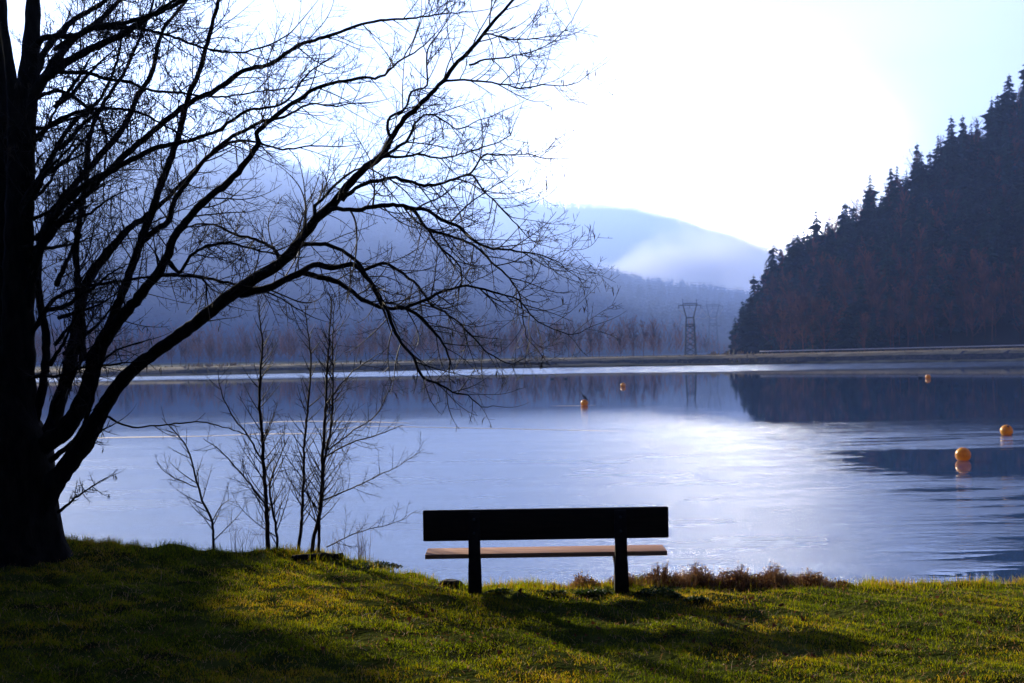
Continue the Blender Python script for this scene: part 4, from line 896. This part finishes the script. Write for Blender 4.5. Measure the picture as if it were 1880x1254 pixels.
for i_, (px, py) in enumerate(spots):
    Y = 2.2*FPX/(py-hor(px)); x = (px-940)/FPX*Y
    if Y > shore(x)-.1: continue
    o = bpy.data.objects.new('fallen_leaf', LF[i_ % 5]); COL.objects.link(o); s_ = random.uniform(.018, .036)
    o.location = (x, Y, float(ground_z(x, Y))+.028); o.scale = (s_, s_, s_); o.rotation_euler = (random.uniform(-.8, .8), random.uniform(-.8, .8), random.uniform(0, 6.28))
    tag(o, 'small curled brown fallen leaf lying on the lawn', 'leaf', 'fallen leaves on the lawn')

# unseen evergreens added out of frame to shade the grass at left
def shade_tree(x, y, h, label):
    a, b = conifer(int(abs(x*7+y)), h, 26, 1.25); root = empty('added_shade_spruce', (x, y, 1.3))
    link('crown', a.mesh('crown'), M_conif, root); link('trunk', b.mesh('trunk'), M_bark, root); tag(root, label, 'tree')
for x_, y_, h_ in ((-7.4, 8.6, 9), (-6.6, 4.6, 8), (-8.6, 11.6, 10)):
    shade_tree(x_, y_, h_, 'added unseen shade spruce %s left of the large tree' % {9: 'of middle height', 8: 'lowest of three', 10: 'tallest of three'}[h_])
for c_, s_, h_ in ((2.6, 28, 9.5), (.9, 27, 10), (-.6, 29, 11), (-2.4, 27, 9), (1.8, 31, 10.5), (2.85, 31.5, 12.5)):
    shade_tree(c_*.839-s_*.545, c_*.545+s_*.839, h_, 'added unseen shade spruce %s beyond the large tree' % {9.5: 'nearest the open lake', 10: 'of middle height', 11: 'second tallest', 9: 'lowest of its row', 10.5: 'farthest but one out on the bank', 12.5: 'standing apart at the tip of the bank'}[h_])

pl = []  # unseen wood added behind and beside the camera to hold back sky light
for k_ in range(90):
    x = rr_.uniform(-34, 34); y = rr_.uniform(-34, -7)
    pl.append((x, y, 1.2, rr_.uniform(.8, 1.2)))
for k_ in range(26):
    pl.append((rr_.uniform(12, 34), rr_.uniform(-10, 6), 1.2, rr_.uniform(.7, 1.1)))
    pl.append((rr_.uniform(-36, -13), rr_.uniform(-10, 8), 1.2, rr_.uniform(.7, 1.1)))
tag(scatter([conifer(90+s, 18, 20, 1.6)[0] for s in range(3)], pl, 'added_sky_block_wood', M_conif), 'unseen evergreen wood added behind the lawn to block sky light', 'forest', kind='stuff')

# ------------------------------------------------------------------ low cloud between the hills, and the air
def volmat(name, col, dens, an=0.0):
    m = bpy.data.materials.new(name); m.use_nodes = True; t = m.node_tree; t.nodes.remove(t.nodes['Principled BSDF'])
    v = t.nodes.new('ShaderNodeVolumePrincipled'); v.inputs['Color'].default_value = (*col, 1); v.inputs['Density'].default_value = dens; v.inputs['Anisotropy'].default_value = an
    t.links.new(v.outputs[0], t.nodes['Material Output'].inputs['Volume']); return m
HAZE_D = 0.00022
M_haze = volmat('air haze', (.33, .50, 1.0), HAZE_D, .15)
M_fog = volmat('low cloud', (1, 1, 1), .03, .70)
def softfog(m, dens):
    t = m.node_tree; n = t.nodes; l = t.links; v = n['Principled Volume']
    tc = n.new('ShaderNodeTexCoord'); ln = n.new('ShaderNodeVectorMath'); ln.operation = 'LENGTH'
    mp = n.new('ShaderNodeMapping'); l.new(tc.outputs['Generated'], mp.inputs[0]); mp.inputs['Location'].default_value = (-1, -1, -1); mp.inputs['Scale'].default_value = (2, 2, 2)
    l.new(mp.outputs[0], ln.inputs[0])
    no = n.new('ShaderNodeTexNoise'); l.new(tc.outputs['Object'], no.inputs['Vector']); no.inputs['Scale'].default_value = .022; no.inputs['Detail'].default_value = 4
    a = n.new('ShaderNodeMath'); a.operation = 'MULTIPLY_ADD'; l.new(no.outputs['Fac'], a.inputs[0]); a.inputs[1].default_value = -1.6; a.inputs[2].default_value = .8
    b = n.new('ShaderNodeMath'); b.operation = 'ADD'; l.new(ln.outputs['Value'], b.inputs[0]); l.new(a.outputs[0], b.inputs[1])
    r = n.new('ShaderNodeMapRange'); r.interpolation_type = 'SMOOTHSTEP'; l.new(b.outputs[0], r.inputs[0]); r.inputs[1].default_value = .95; r.inputs[2].default_value = .30; r.inputs[3].default_value = 0; r.inputs[4].default_value = dens
    l.new(r.outputs[0], v.inputs['Density'])
softfog(M_fog, .030)
def fog(x, y, z, rx, ry, rz_, seed, label):
    bm = bmesh.new(); bmesh.ops.create_icosphere(bm, subdivisions=5, radius=1)
    for v in bm.verts:
        q = v.co.copy(); f = 1+.30*mnoise.fractal(q*1.4+Vector((seed, 0, 0)), 1, 2, 4)
        v.co = Vector((q.x*rx*f, q.y*ry*f, q.z*rz_*f))
    me = bpy.data.meshes.new('fog'); bm.to_mesh(me); bm.free(); o = link('low_cloud', me, M_fog); o.location = (x, y, z); tag(o, label, 'cloud', kind='stuff')
fog(155, 1290, 80, 90, 60, 34, 1.0, 'left wisp of low white cloud in the valley gap')
fog(228, 1300, 86, 115, 70, 62, 5.0, 'bright bank of low white cloud against the right hill')
mb = MB(); box(mb, -2450, 2450, -170, 2960, -3.5, 352)
tag(link('haze', mb.mesh('haze'), M_haze), 'thin blue haze filling the valley air', 'haze', kind='stuff')
M_mist = volmat('valley mist', (.42, .58, 1.0), .00115, .50)
mb = MB(); box(mb, -2440, 2440, 506, 2940, -3.0, 346)
tag(link('valley_mist', mb.mesh('mist'), M_mist), 'pale blue mist lying farther up the valley', 'mist', kind='stuff')
